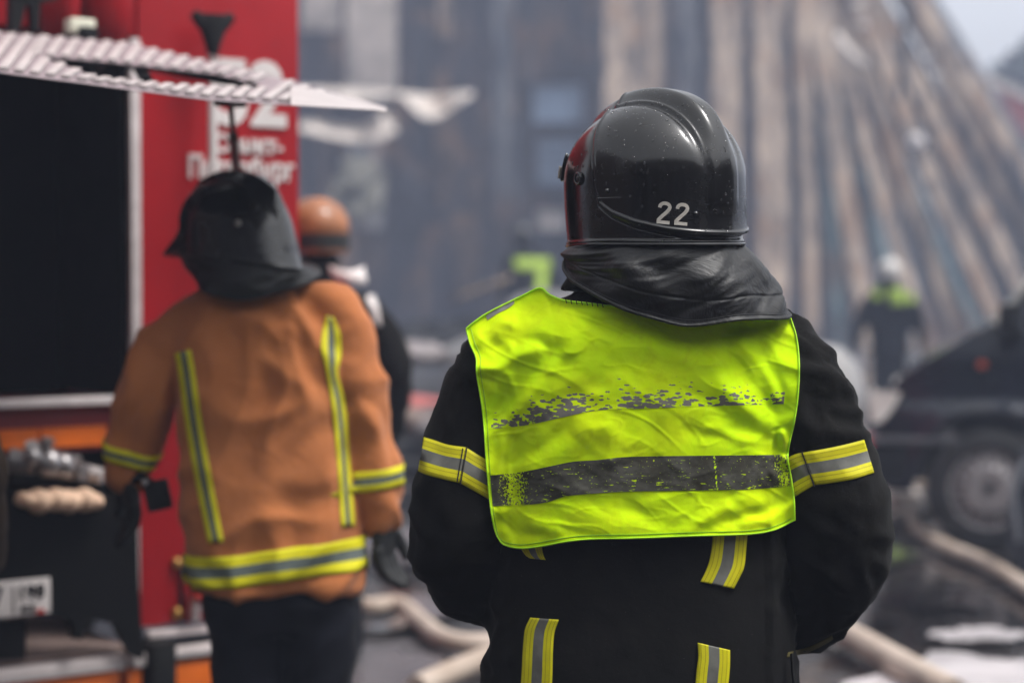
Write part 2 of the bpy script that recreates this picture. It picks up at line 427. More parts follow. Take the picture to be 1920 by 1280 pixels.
M['glare'] = mk('glare_puddle', (.56, .52, .53), .16, var=.35, vs=1.2, bump=.1, bs=12, bd=.01)  # whitish base colour paints in the sky glare on water
M['pale_glare'] = mk('pale_glare', (.12, .105, .11), .2, var=.35, vs=1.5, bump=.1, bs=12, bd=.01)  # paler base colour stands in for sky gloss on wet ground
M['puddle'] = N('puddle_water'); _n = M['puddle']; M['puddle'] = _n.set(base=(.012, .010, .010), rough=.04, spec=.6, normal=_n.bump(_n.noise(2.4, 3, .5), .07, .05))
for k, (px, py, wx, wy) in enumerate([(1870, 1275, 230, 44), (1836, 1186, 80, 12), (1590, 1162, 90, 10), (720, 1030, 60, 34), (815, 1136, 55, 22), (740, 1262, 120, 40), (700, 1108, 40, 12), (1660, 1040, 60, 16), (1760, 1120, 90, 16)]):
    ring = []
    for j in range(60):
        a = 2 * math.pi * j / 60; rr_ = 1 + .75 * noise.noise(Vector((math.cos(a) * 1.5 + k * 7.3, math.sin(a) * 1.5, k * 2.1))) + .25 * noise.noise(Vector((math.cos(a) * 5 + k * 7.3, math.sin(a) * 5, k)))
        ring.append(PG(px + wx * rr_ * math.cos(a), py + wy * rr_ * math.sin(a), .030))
    mb = MB(); mb.add(ring, [tuple(range(60))]); tag(mb.build('water', M['glare'] if k in (0, 1) else M['pale_glare'] if k in (3, 5, 4) else M['puddle'], None, smooth=False), 'shallow rain puddle on the asphalt', kind='structure')

# ------------------------------------------------------------------ burnt timber building
def burnt_wall_mat(name, a, b, c3):
    n = N(name)
    f = n.noise(1.1, 5, .65, stretch=(2.4, 1, .45)); g_ = n.noise(3.5, 5, .7, stretch=(3.0, 1, .35)); h_ = n.noise(.8, 4, .6)
    c = n.ramp(f, [(0.36, a), (0.52, b), (0.68, c3)])
    c = n.mix(n.math('MULTIPLY', n.range(g_, .50, .62), .85), c, (0.012, 0.012, 0.016))
    c = n.mix(n.math('MULTIPLY', n.range(h_, .52, .66), .55), c, (0.20, 0.105, 0.05))
    return n.set(base=c, rough=.8, spec=.3, normal=n.bump(g_, .7, .03))
M['char_wall'] = burnt_wall_mat('charred_siding', (0.008, 0.009, 0.016), (0.028, 0.027, 0.036), (0.14, 0.095, 0.065))
M['char_tan'] = burnt_wall_mat('scorched_tan_board', (0.09, 0.07, 0.058), (0.29, 0.225, 0.175), (0.47, 0.36, 0.27))
M['char_grey'] = burnt_wall_mat('scorched_grey_board', (0.05, 0.055, 0.07), (0.14, 0.15, 0.17), (0.30, 0.29, 0.29))
M['char_teal'] = burnt_wall_mat('teal_painted_board', (0.04, 0.07, 0.08), (0.10, 0.17, 0.19), (0.22, 0.29, 0.30))
M['char_dark'] = burnt_wall_mat('charred_black_board', (0.008, 0.009, 0.014), (0.02, 0.022, 0.03), (0.06, 0.055, 0.06))
M['plaster'] = mk('sooty_plaster', (0.42, 0.36, 0.32), .85, var=.35, vs=2.2, bump=.3, bs=12, bd=.02)
M['window_glass'] = mk('window_glass', (0.20, 0.27, 0.38), .25, var=.15, vs=2)
M['sheet_metal'] = mk('crumpled_sheet', (0.60, 0.53, 0.48), .42, metal=.25, var=.25, vs=3)

YB = 45.0
bld = empty('burnt_house', (P(880, 536, YB).x, YB, 0), 'tall charred timber house with vertical siding seen through smoke, broken sheet awning', 'house')
wl = P(-250, 536, YB).x; wr = P(1560, 536, YB).x
mb = MB(); x = wl; k = 0
while x < wr:
    w = random.uniform(.22, .55)
    mb.box((x + w / 2, YB + random.uniform(0, .10), 6.5), (w - .025, .2, 13.0)); x += w
bw = mb.build('wall', M['char_wall'], bld)
mb = MB(); mb.box(((wl + wr) / 2, YB + 3.2, 6.4), (wr - wl, 5.8, 12.8)); mb.build('house_body', M['char_dark'], bld)
mb = MB()
a = [(wl - .3, YB - .5, 12.9), (wr + .3, YB - .5, 12.9), (wr + .3, YB + 3.2, 15.6), (wl - .3, YB + 3.2, 15.6)]
mb.prism(a, (0, 0, .12)); a = [(wl - .3, YB + 6.9, 12.9), (wr + .3, YB + 6.9, 12.9), (wr + .3, YB + 3.2, 15.6), (wl - .3, YB + 3.2, 15.6)]
mb.prism(a, (0, 0, .12)); mb.build('roof', M['char_grey'], bld)
def panel(name, x0, x1, y0, y1, mat, parent, off=.12, th=.08, Yp=YB):
    a = P(x0, y0, Yp); b = P(x1, y1, Yp); mb = MB()
    mb.box(((a.x + b.x) / 2, Yp - off, (a.z + b.z) / 2), (abs(b.x - a.x), th, abs(b.z - a.z)), bev=.01); return mb.build(name, mat, parent)
panel('plaster_pier', 650, 745, -60, 180, M['plaster'], bld, .2, .14)
panel('plaster_pier', 566, 640, -60, 60, M['plaster'], bld, .16, .10)
panel('plaster_pier', 655, 720, 265, 430, M['char_grey'], bld, .18, .12)
panel('pilaster', 820, 850, -60, 70, M['char_tan'], bld, .14, .10)
panel('pilaster', 925, 975, -60, 420, M['char_grey'], bld, .12, .07)
M['brown_board'] = burnt_wall_mat('brown_board', (0.03, 0.022, 0.02), (0.10, 0.065, 0.045), (0.26, 0.16, 0.10))
rgb_ = random.Random(21)
for k in range(26):
    x0 = rgb_.uniform(575, 990); w_ = rgb_.uniform(14, 42); y0 = rgb_.uniform(-60, 420); h_ = rgb_.uniform(60, 260)
    panel('siding_board', x0, x0 + w_, y0, y0 + h_, M[rgb_.choice(('brown_board', 'brown_board', 'char_grey', 'char_dark'))], bld, rgb_.uniform(.08, .16), .05)
def window(x0, x1, y0, y1, glass='window_glass', bars=1):
    a = P(x0, y0, YB); b = P(x1, y1, YB); w = abs(b.x - a.x); h = abs(b.z - a.z); c = ((a.x + b.x) / 2, YB - .18, (a.z + b.z) / 2)
    mb = MB(); t = .13
    for sx in (-1, 1): mb.box((c[0] + sx * (w / 2 + t / 2), c[1], c[2]), (t, .12, h + 2 * t))
    for sz in (-1, 1): mb.box((c[0], c[1], c[2] + sz * (h / 2 + t / 2)), (w, .12, t))
    for i in range(bars): mb.box((c[0], c[1] + .01, c[2] - h / 2 + h * (i + 1) / (bars + 1)), (w, .06, .04))
    fr = mb.build('window', M['char_dark'], bld)
    mb = MB(); mb.box((c[0], c[1] + .045, c[2]), (w, .02, h)); mb.build('pane', M[glass], fr)
window(1000, 1092, 160, 232, bars=0); window(1006, 1090, 262, 345, bars=2); window(1006, 1062, 392, 432, 'sheet_metal', 0)
mb = MB(); mb.box((P(1112, 0, YB).x, YB - .17, 6.4), (.36, .26, 12.8)); mb.box((P(982, 0, YB).x, YB - .17, 6.4), (.24, .26, 12.8)); mb.build('corner_post', M['char_dark'], bld)

def crumple(name, outline_top, outline_bot, Y0, amp, mat, label, cat, n=40, m=10, tilt=.5, seed=1.0):
    t = cr(outline_top, n); b = cr(outline_bot, n); rows = []
    for i in range(m):
        v = i / (m - 1); row = []
        for j in range(n):
            q = t[j] * (1 - v) + b[j] * v
            y = Y0 - tilt * 1.8 * v + amp * noise.noise(Vector((q[0] * .02 + seed, q[1] * .03, seed)))
            row.append(P(q[0], q[1], y))
        rows.append(row)
    mb = MB(); mb.grid(rows); o = mb.build(name, mat, None, angle=35)
    md = o.modifiers.new('t', 'SOLIDIFY'); md.thickness = .015
    return tag(o, label, cat)
crumple('torn_metal_sheet', [(560, 165), (660, 168), (730, 172), (800, 178), (885, 172)], [(560, 188), (660, 192), (745, 182), (805, 224), (888, 180)], 37.0, 1.3, M['sheet_metal'],
        'torn pale metal sheet with a drooping triangular tip jutting from the burnt house', 'metal sheet')
crumple('bent_metal_sheet', [(560, 226), (620, 232), (680, 235), (735, 205)], [(560, 245), (620, 258), (690, 270), (745, 250)], 36.5, 1.0, M['sheet_metal'],
        'bent pale metal sheet hanging in a shallow scoop below the torn triangular one', 'metal sheet', seed=4.0)
crumple('scorched_cloth', [(640, 300), (690, 295), (725, 330)], [(610, 395), (660, 410), (715, 400)], 41.5, .8, mk('scorched_cloth', (.10, .095, .08), .9, var=.3),
        'scorched cloth scrap hanging on the dark wall above the orange helmet', 'cloth', n=20, seed=9.0)

# leaning boards: top px x, bottom px x, width px, kind
boards = [(1165, 1172, 66, 'tan'), (1222, 1226, 36, 'tan'), (1262, 1262, 22, 'dark'), (1288, 1296, 26, 'grey'), (1318, 1330, 24, 'dark'),
          (1362, 1366, 50, 'tan'), (1404, 1412, 18, 'dark'), (1442, 1450, 50, 'tan'), (1470, 1478, 16, 'grey'), (1340, 1344, 14, 'teal')]
rb = random.Random(4); xm = 1496.0; seq = ['dark', 'tan', 'grey', 'teal', 'dark', 'tan', 'dark', 'teal', 'tan', 'grey', 'dark', 'tan', 'teal', 'dark', 'tan', 'grey', 'dark', 'tan', 'grey', 'dark', 'tan', 'dark', 'grey', 'tan', 'grey', 'tan']
k_ = 0
while xm < 1962:
    sl_ = lin(xm, [1480, 1560, 1650, 1750, 1850, 1962], [.02, .09, .27, .41, .53, .63]) + rb.uniform(-.025, .025)
    kd = seq[k_ % len(seq)]; w_ = {'tan': 27, 'dark': 22, 'grey': 22, 'teal': 13}[kd] * rb.uniform(.8, 1.3)
    boards.append((xm - sl_ * 470, xm + sl_ * 350, w_, kd)); xm += w_ * rb.uniform(.72, .98); k_ += 1
lab = {'tan': 'long scorched tan board leaning upright against the burnt house', 'dark': 'long charred black board leaning upright among paler boards',
       'grey': 'long smoke-grey board leaning upright against the burnt house', 'teal': 'narrow long board with teal paint leaning among the scorched boards'}
nm = {'tan': 'scorched_board', 'dark': 'charred_board', 'grey': 'grey_board', 'teal': 'teal_board'}
ORD = 'first second third fourth fifth sixth seventh eighth ninth tenth eleventh twelfth thirteenth fourteenth fifteenth'.split()
lab = {'tan': 'long scorched tan board, %s tan one from the left in the leaning row', 'dark': 'long charred black board, %s black one from the left in the leaning row',
       'grey': 'long smoke-grey board, %s grey one from the left in the leaning row', 'teal': 'narrow teal-painted board, %s teal one from the left in the leaning row'}
boards.sort(); cnt = {}
for i, (xt, xb, w, kd) in enumerate(boards):
    cnt[kd] = cnt.get(kd, 0) + 1
    Yt = 43.0 + random.uniform(-.25, .25) - (0.8 if kd in ('tan',) else 0) ; Yb = Yt - random.uniform(2.2, 4.2)
    A = P(xt, -120 + random.uniform(-30, 60), Yt); gx = P(xb, 700, Yb).x; B = Vector((gx, Yb, 0.02))
    ww = w / FPX * Yt * 1.1; rows = []
    t_ = (A - B).normalized(); side = Vector((1, 0, 0)); side = (side - t_ * side.dot(t_)).normalized(); nn = t_.cross(side)
    rings = []
    for q in range(13):
        f = q / 12; c = B.lerp(A, f); bow = .10 * math.sin(f * math.pi) * random.choice((.6, 1))
        wj = ww * (.5 + .06 * noise.noise(Vector((i, f * 5, 0)))); c = c + side * (.10 * noise.noise(Vector((i * 3.1, f * 2, 2)))) + nn * bow * .3
        rings.append([c - side * wj - nn * .05, c + side * wj - nn * .05, c + side * wj + nn * .05, c - side * wj + nn * .05])
    mb = MB(); mb.loft(rings); o = mb.build(nm[kd], M['char_' + kd], None, smooth=True, angle=30)
    tag(o, lab[kd] % ORD[cnt[kd] - 1], 'board', 'boards leaning against the burnt house')
# odd bright things hung among the boards
def lump(name, px, py, Y, r, mat, label, cat, group=None, sq=(1, 1, 1)):
    c = P(px, py, Y); mb = MB(); mb.sphere(c, (r * sq[0], r * sq[1], r * sq[2]), 14, 9)
    mb.v = [tuple(Vector(v) + (Vector(v) - c) * .35 * noise.noise(Vector(v) * (1.2 / r))) for v in mb.v]
    return tag(mb.build(name, mat, None), label, cat, group)
lamp = empty('work_lamp', P(1720, 262, 37.5), 'small round white lamp hanging in front of the leaning boards', 'lamp')
mb = MB(); mb.lathe([(0, .09), (.06, .09), (.13, .0), (.16, -.07), (.15, -.09), (0, -.08)], 20, M=Matrix.Rotation(R(70), 3, 'X'), c=lamp.location); mb.build('lamp_shade', M['white_paint'], lamp)
mb = MB(); mb.tube([lamp.location + Vector((0, .05, .05)), lamp.location + Vector((.05, 1.8, 3.0)), lamp.location + Vector((.1, 3.4, 6.2))], .014, 6); mb.build('cord', M['rubber'], lamp)
bf = {}
for i, (px, py, r, what) in enumerate([(1738, 106, .05, 'upper of two small pale insulators beside the dark hanging cable'), (1756, 140, .045, 'lower of two small pale insulators beside the dark hanging cable'),
                     (1607, 8, .075, 'pale insulator near the top of the leaning boards at the frame edge'), (1618, 45, .055, 'small pale insulator just below the topmost one on the boards')]):
    c = P(px, py, 38.5); r *= 1.7; mb = MB()
    mb.lathe([(0, .08), (.02, .08), (.02, .05), (r, .03), (r * .9, 0), (r, -.02), (r * .8, -.06), (0, -.07)], 14, c=c); tag(mb.build('insulator', M['white_paint'], None), what, 'insulator')
mb = MB(); q = cr([(1700, -80), (1697, 60), (1690, 130), (1686, 190)], 16); mb.tube([P(a, b, 38.5) for a, b in q], .06, 8); tag(mb.build('hanging_cable', M['rubber'], None), 'thick black cable hanging straight down in front of leaning boards', 'cable')
mb = MB(); q = cr([(1568, 60), (1580, 88), (1600, 108), (1625, 126)], 16); mb.tube([P(a, b, 38.0) for a, b in q], [.04 + .09 * math.sin(math.pi * k / 15) for k in range(16)], 8); tag(mb.build('bent_gutter', M['sheet_metal'], None), 'short pale bent gutter piece caught between the leaning boards', 'gutter')
# right: distant red-roofed shed and round tree
sh = empty('red_roofed_shed', (13.5, 51, 0), 'low shed with dull red roof behind the leaning boards', 'shed')
mb = MB(); mb.box((17.5, 53, 2.7), (9, 5, 5.4)); mb.build('wall', M['char_grey'], sh)
def Ps(px, py): return P(px, py, 50.0)
mb = MB(); mb.prism([Ps(1842, 146), Ps(2080, 250), Ps(2080, 300), Ps(1862, 236)], (0, 5.2, 0)); mb.build('roof', mk('shed_roof', (0.26, 0.05, 0.045), .7, var=.3, vs=1.5), sh)
mb = MB(); mb.prism([Ps(1834, 134) - Vector((0, .06, 0)), Ps(2080, 240) - Vector((0, .06, 0)), Ps(2080, 256) - Vector((0, .06, 0)), Ps(1836, 150) - Vector((0, .06, 0))], (0, 3.3, 0)); mb.build('eaves_board', M['sheet_metal'], sh)

tr = empty('leafy_tree', (P(2000, 100, 62).x, 62, 0), 'dark rounded tree against the white sky behind the red roof', 'tree')
mb = MB(); mb.tube([tr.location, tr.location + Vector((.1, 0, 3)), tr.location + Vector((-.1, 0, 7))], [.4, .32, .16], 10)
for k in range(7):
    a_ = k * .9; mb.tube([tr.location + Vector((0, 0, 3.2 + k * .35)), tr.location + Vector((math.cos(a_) * 1.6, math.sin(a_) * 1.6, 5.6 + k * .3))], [.14, .05], 6)
mb.build('trunk', M['char_dark'], tr)
rng = np.random.RandomState(3); mb = MB()
for k in range(5200):
    u = rng.normal(size=3); u /= np.linalg.norm(u); r = rng.uniform(.55, 1) ** .6
    lob = 1 + .10 * noise.noise(Vector(u) * 2.2)
    c = Vector(tr.location) + Vector((u[0] * 2.9, u[1] * 2.8, u[2] * 3.3)) * (r * lob) + Vector((0, 0, 6.2))
    a1 = Vector(rng.normal(size=3)).normalized() * .19; a2 = a1.cross(Vector(rng.normal(size=3))).normalized() * .13
    mb.add([c - a1, c + a2, c + a1, c - a2], [(0, 1, 2, 3)])
mb.build('crown', mk('leaves', (0.04, 0.055, 0.05), .7, var=.5, vs=2), tr, smooth=False)

# ------------------------------------------------------------------ rubble and planks on the ground
M['ash'] = mk('ash', (0.012, 0.012, 0.015), .9, var=.6, vs=3, bump=.6, bs=20, bd=.03)
mb = MB(); rng = random.Random(5)
def heapz(x, y, cx, cy, rx, ry, h): 
    d_ = ((x - cx) / rx) ** 2 + ((y - cy) / ry) ** 2; return h * max(0, 1 - d_)
heaps = [(-0.2, 23.5, 4.6, 4.0, .95), (4.4, 21.5, 3.6, 2.6, .2), (-2.2, 15.5, 1.6, 1.4, .55)]
def H(x, y): return max(heapz(x, y, *h) for h in heaps)
rows = [[(x, y, H(x, y) * (1 + .25 * noise.noise(Vector((x, y, 0)) * 1.5)) - .05) for x in np.linspace(-5, 9, 90)] for y in np.linspace(13.5, 28, 80)]
mb.grid(rows)
for k in range(900):
    h = rng.choice(heaps); a_ = rng.uniform(0, 6.28); rr = math.sqrt(rng.random()); x = h[0] + h[2] * rr * math.cos(a_); y = h[1] + h[3] * rr * math.sin(a_)
    E = Matrix.Rotation(rng.uniform(0, 3), 3, 'Z') @ Matrix.Rotation(rng.uniform(-.9, .9), 3, 'X')
    if rng.random() < .45: mb.box((x, y, H(x, y) + .02), (rng.uniform(.3, 1.1), rng.uniform(.05, .14), rng.uniform(.03, .08)), E)
    else: mb.box((x, y, H(x, y)), (rng.uniform(.08, .35), rng.uniform(.08, .3), rng.uniform(.05, .22)), E)
o = mb.build('rubble', M['ash'], None, smooth=False); tag(o, 'low heap of charred rubble in front of the burnt house', kind='stuff')
def cloth_heap(name, px, py, Y, sx, sz, mat, label, cat, seed):
    c = P(px, py, Y); mb = MB(); mb.sphere(c, (sx, sx * .8, sz), 28, 16)
    mb.v = [tuple(Vector(v) + (Vector(v) - c) * (.5 * noise.noise((Vector(v) + Vector((seed, 0, 0))) * (1.8 / sx)))) for v in mb.v]
    return tag(mb.build(name, mat, None), label, cat)
cloth_heap('crumpled_sheet', 790, 662, 15.5, .20, .085, mk('dirty_sheet', (.24, .21, .21), .7, var=.3), 'crumpled pale sheet lying on the dark heap between the two nearest people', 'sheet', 1)
cloth_heap('crumpled_sheet', 748, 655, 15.7, .12, .06, M['char_grey'], 'grey crumpled scrap beside the pale sheet on the dark heap', 'sheet', 6)
cloth_heap('red_cloth', 778, 757, 13.2, .20, .06, mk('faded_red', (0.40, 0.10, 0.09), .7), 'faded red cloth lying at the foot of the dark heap', 'cloth', 2)
cloth_heap('grey_tarpaulin', 800, 792, 13.0, .26, .10, M['char_grey'], 'small grey tarpaulin bundle just below the faded red cloth', 'tarpaulin', 3)
def plank(x0, y0, x1, y1, Y0, Y1, w, mat, label, th=.03, name='plank'):
    a = P(x0, y0, Y0); b = P(x1, y1, Y1); t_ = (b - a); L = t_.length; t_.normalize(); s_ = Vector((0, -1, .25)); s_ = (s_ - t_ * s_.dot(t_)).normalized(); n_ = t_.cross(s_)
    E = Matrix((t_, s_, n_)).transposed(); mb = MB(); mb.box((a + b) / 2, (L, w, th), E, bev=.004)
    return tag(mb.build(name, mat, None), label, 'plank')
plank(850, 562, 955, 522, 21.0, 21.3, .14, M['char_tan'], 'short brownish plank sticking out of the rubble beside the yellow-striped figure')

# ------------------------------------------------------------------ hoses on the ground
def hose(name, pts, r, label, mat=None, flat=1.0, n=90):
    q = cr(pts, n); w = []
    for k, (a, b) in enumerate(q):
        p = PG(a, b, r * flat); p.z = r * flat + .02; w.append(p)
    mb = MB(); mb.tube(w, r, 16, flat=flat)
    o = mb.build(name, mat or M['hose'], None); return tag(o, label, 'hose', 'fire hoses lying across the wet yard')
hose('fire_hose', [(560, 1120), (640, 1128), (690, 1145), (750, 1142), (790, 1175), (830, 1205), (880, 1215), (960, 1210), (1100, 1190)], .040, 'pale hose snaking in an S-bend between the orange coat and the black sleeve')
hose('fire_hose', [(780, 1300), (850, 1268), (920, 1240), (1020, 1215), (1200, 1190)], .043, 'pale hose slanting up behind the yellow-vested wearer at the bottom edge')
hose('fire_hose', [(1420, 1130), (1520, 1165), (1600, 1205), (1680, 1250), (1790, 1312)], .054, 'thick tan hose running from under the bent elbow to the bottom edge')
hose('fire_hose', [(1742, 948), (1716, 962), (1712, 985), (1738, 1010), (1785, 1036), (1850, 1062), (1915, 1102), (1990, 1150)], .037, 'tan hose curving below the dark van wheel')
hose('fire_hose', [(1640, 915), (1690, 922), (1760, 916), (1830, 925)], .035, 'brownish hose passing low under the van bumper')
hose('fire_hose', [(1560, 1040), (1620, 1018), (1665, 985), (1700, 962), (1760, 950)], .032, 'dusty hose rising towards the van bumper beside the black elbow', M['hose'])
hose('flat_hose', [(620, 1178), (720, 1185), (780, 1160)], .05, 'flattened grey hose lying behind the S-bend hose', M['char_grey'], flat=.35)
for i, (px, py, r, l_) in enumerate([(1675, 945, .09, 'pale rounded stone-like bag lying left below the van bumper'), (1705, 940, .085, 'second pale small bag right beside the first below the bumper')]):
    c = PG(px, py + 20, 0); mb = MB(); mb.sphere(c + Vector((0, 0, r * .9)), (r, r, r * 1.15), 16, 10); mb.v = [tuple(Vector(v) + (Vector(v) - c) * .18 * noise.noise(Vector(v) * 9)) for v in mb.v]
    tag(mb.build('small_sack', M['sheet_metal'], None), l_, 'sack')
mb = MB()
a = PG(1640, 925, .03); b = PG(1770, 930, .03); mb.box(((a.x + b.x) / 2, a.y, .10), (b.x - a.x, .16, .04), Matrix.Rotation(R(3), 3, 'Y'), bev=.004)
tag(mb.build('loose_board', M['char_tan'], None), 'short light brown board lying flat under the van bumper', 'board')

# ------------------------------------------------------------------ fire engine (rear face)
DV = Vector((0.803, 0.595, 0)).normalized(); NV = Vector((DV.y, -DV.x, 0)); O0 = P(0, 536, 5.6); O0.z = 0
TM = Matrix((DV, -NV, Vector((0, 0, 1)))).transposed()       # local x along the face, local y into the truck
def FP(px, py, out=0.0):                                     # the point of the rear face (moved out) seen at a pixel
    o = O0 + NV * out; r = ray(px, py); t_ = (o - CAM).dot(NV) / r.dot(NV); return CAM + r * t_
def sz(px, py, out=0.0):
    p = FP(px, py, out) - O0; return p.dot(DV), FP(px, py, out).z
def TL(s_, o_, z_): return O0 + DV * s_ + NV * o_ + Vector((0, 0, z_))
truck = empty('fire_engine', (O0.x, O0.y, 0), 'red fire engine seen from its open rear pump bay, raised ribbed flap above', 'fire engine')
def tbox(mb, s0, s1, z0, z1, o0, o1, bev=0.0):
    mb.box(TL((s0 + s1) / 2, (o0 + o1) / 2, (z0 + z1) / 2), (abs(s1 - s0), abs(o1 - o0), abs(z1 - z0)), TM, bev); return mb
sR = sz(562, 400)[0]; sF = sz(248, 400)[0]; sL = sR - 2.5
zTop = 3.15; zSill = sz(120, 752)[1]; zO2 = sz(120, 848)[1]; zFloor = sz(120, 1160)[1]; zBump = sz(120, 1238)[1]; zHead = sz(120, 90)[1]
mb = MB()
tbox(mb, sF + .02, sR, zFloor - .05, zTop, -5.5, 0, .012)                                    # right corner post and the whole side
tbox(mb, sL, sF + .018, zHead + .05, zTop, -5.5, -.004, .01)
tbox(mb, sL, sL + .25, zFloor - .05, zHead + .048, -5.5, -.004, .01)
tbox(mb, sL + .252, sF + .018, zFloor - .05, zHead + .048, -5.5, -.75)
body = mb.build('body', M['red'], truck)
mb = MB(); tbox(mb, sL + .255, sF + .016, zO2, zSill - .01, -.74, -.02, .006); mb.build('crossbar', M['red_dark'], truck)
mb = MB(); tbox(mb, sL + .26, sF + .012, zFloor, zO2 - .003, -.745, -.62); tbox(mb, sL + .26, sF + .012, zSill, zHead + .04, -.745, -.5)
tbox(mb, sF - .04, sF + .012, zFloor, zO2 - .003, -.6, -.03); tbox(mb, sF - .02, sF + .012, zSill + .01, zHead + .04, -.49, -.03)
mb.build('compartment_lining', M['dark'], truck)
# wheels (rear axle, mostly out of sight)
for s_ in (sL + .25, sR - .25):
    mb = MB(); mb.lathe([(0, -.14), (.3, -.14), (.46, -.12), (.5, -.06), (.5, .06), (.46, .12), (.3, .14), (0, .14)], 32, M=TM @ Matrix.Rotation(R(90), 3, 'Y'), c=TL(s_, -1.6, .5)); w_ = mb.build('wheel', M['rubber'], truck)
# white frames
mb = MB(); s0, s1 = sz(238, 400)[0], sz(257, 400)[0]
tbox(mb, s0, s1, zO2 + .0, zHead + .04, 0.003, .03, .004); mb.build('door_frame', M['alu'], truck)
mb = MB(); tbox(mb, sL + .255, s0 - .003, zSill - .012, zSill + .012, -.02, .028, .003); mb.build('sill', M['alu'], truck)
s0, s1 = sz(240, 970)[0], sz(256, 970)[0]
mb = MB(); tbox(mb, s0, s1, sz(250, 1180)[1], sz(250, 930)[1], .003, .02, .003); mb.build('door_frame', M['alu'], truck)
# orange reflector on the crossbar
mb = MB(); tbox(mb, sL + .27, sz(78, 820)[0] - .004, sz(120, 838)[1], sz(120, 801)[1], -.018, -.010); tbox(mb, sz(78, 820)[0] + .004, sz(203, 820)[0], sz(120, 838)[1], sz(120, 801)[1], -.018, -.010)
mb.build('reflector_strip', M['reflector'], truck)
# step, bumper and lower reflectors
mb = MB(); tbox(mb, sL + .1, sF - .03, zBump + .015, zBump + .03, -.5, .05); mb.build('step_plate', M['floor_beige'], truck)
mb = MB(); tbox(mb, sL + .1, sF + .0, zFloor - .35, zFloor + .02, -.52, -.50); mb.build('step_back', M['floor_beige'], truck)
mb = MB(); tbox(mb, sL + .05, sz(212, 1236)[0], zBump - .028, zBump + .012, .03, .09, .006); tbox(mb, sz(222, 1232)[0], sz(250, 1232)[0], zBump - .028, zBump + .012, .03, .09, .006)
tbox(mb, sz(300, 1210)[0], sz(445, 1205)[0], sz(370, 1218)[1], sz(370, 1201)[1], .03, .09, .006); mb.build('bumper_trim', M['alu'], truck)
for a, b in ((-900, 205), (217, 246), (300, 452)):
    s0 = max(sz(a, 1255)[0], sL + .06) if a > -900 else sL + .06; s1 = sz(b, 1245)[0]
    mb = MB(); tbox(mb, s0, s1, zBump - .115, zBump - .034, .035, .075, .006); mb.build('reflector', M['reflector'], truck)
mb = MB(); tbox(mb, sL, sR, zBump - .22, zBump - .12, -.3, .06, .01); tbox(mb, sL + .03, sR - .02, zBump - .118, zBump - .03, -.3, .03, .005)
tbox(mb, sz(252, 1240)[0], sz(298, 1240)[0], zBump - .2, zBump + .04, .0, .12, .01); mb.build('bumper', M['black_plastic'], truck)
mb = MB(); tbox(mb, sF + .03, sz(350, 1180)[0] + .08, sz(300, 1190)[1] - .0, sz(300, 1178)[1], .004, .04, .004); mb.build('step_edge', M['alu'], truck)
# dark apron hanging in the lower bay with ragged lower edge
q = [(40, 1000), (250, 990), (252, 1100), (262, 1235), (238, 1225), (205, 1165), (170, 1158), (152, 1162), (146, 1195), (132, 1195), (126, 1160), (90, 1152), (30, 1150), (-60, 1148), (-60, 1000)]
mb = MB(); mb.prism([FP(a, b, .10) for a, b in q], NV * .03); mb.build('rubber_apron', M['apron'], truck)
q = [(40, 925), (215, 925), (250, 985), (250, 1001), (-60, 1001), (-60, 925)]
mb = MB(); mb.prism([FP(a, b, .10) for a, b in q], NV * .03); mb.build('rubber_apron', M['apron'], truck)
q = [(-200, 1165), (42, 1160), (40, 1232), (-200, 1236)]
mb = MB(); mb.prism([FP(a, b, .04) for a, b in q], NV * .03); mb.build('tow_block', M['black_plastic'], truck)
# number plate
def text_mesh(txt, size, bold=0.0, ext=0.0, spacing=1.0, res=3, shear=0.0):
    cu = bpy.data.curves.new('t', 'FONT'); cu.body = txt; cu.size = size; cu.offset = bold; cu.extrude = ext; cu.space_character = spacing; cu.resolution_u = res; cu.shear = shear
    o = bpy.data.objects.new('t', cu); COL.objects.link(o); dg = bpy.context.evaluated_depsgraph_get(); dg.update()
    me = bpy.data.meshes.new_from_object(o.evaluated_get(dg)); v = [tuple(p.co) for p in me.vertices]; f = [tuple(p.vertices) for p in me.polygons]
    bpy.data.objects.remove(o); bpy.data.meshes.remove(me); return v, f
def face_text(txt, px0, px1, py_base, py_top, out, mat, name, parent, bold=.0, shear=0.0):
    v, f = text_mesh(txt, 1.0, bold, .02, shear=shear); xs_ = [p[0] for p in v]; capy = max(p[1] for p in v) if txt.strip().isdigit() else .729
    s0, z0 = sz(px0, py_base, out); s1 = sz(px1, py_base, out)[0]; z1 = sz(px0, py_top, out)[1]
    x0, x1 = min(xs_), max(xs_); mb = MB()
    mb.add([TL(s0 + (p[0] - x0) / (x1 - x0) * (s1 - s0), out + (p[2]) * .15, z0 + p[1] / capy * (z1 - z0)) for p in v], f)
    return mb.build(name, mat, parent, smooth=False)
q0, q1 = sz(-72, 1100, .14)[0], sz(95, 1090, .14)[0]; zz0, zz1 = sz(0, 1158, .14)[1], sz(0, 1090, .14)[1]
mb = MB(); tbox(mb, q0, q1, zz0, zz1, .132, .14, .003); pl = mb.build('number_plate', M['white_paint'], truck)
face_text('7', -18, 6, 1148, 1102, .1415, M['trim_black'], 'plate_digit', pl); face_text('198', 38, 84, 1122, 1097, .1415, M['trim_black'], 'plate_digit', pl, .02); face_text('RUS', 40, 66, 1148, 1133, .1415, M['trim_black'], 'plate_letters', pl, .01)
mb = MB(); a, b = sz(68, 1135, .141), sz(84, 1148, .141); tbox(mb, a[0], b[0], b[1], (a[1] + b[1]) / 2, .1405, .143); mb.build('plate_flag', M['red_lamp'], pl)
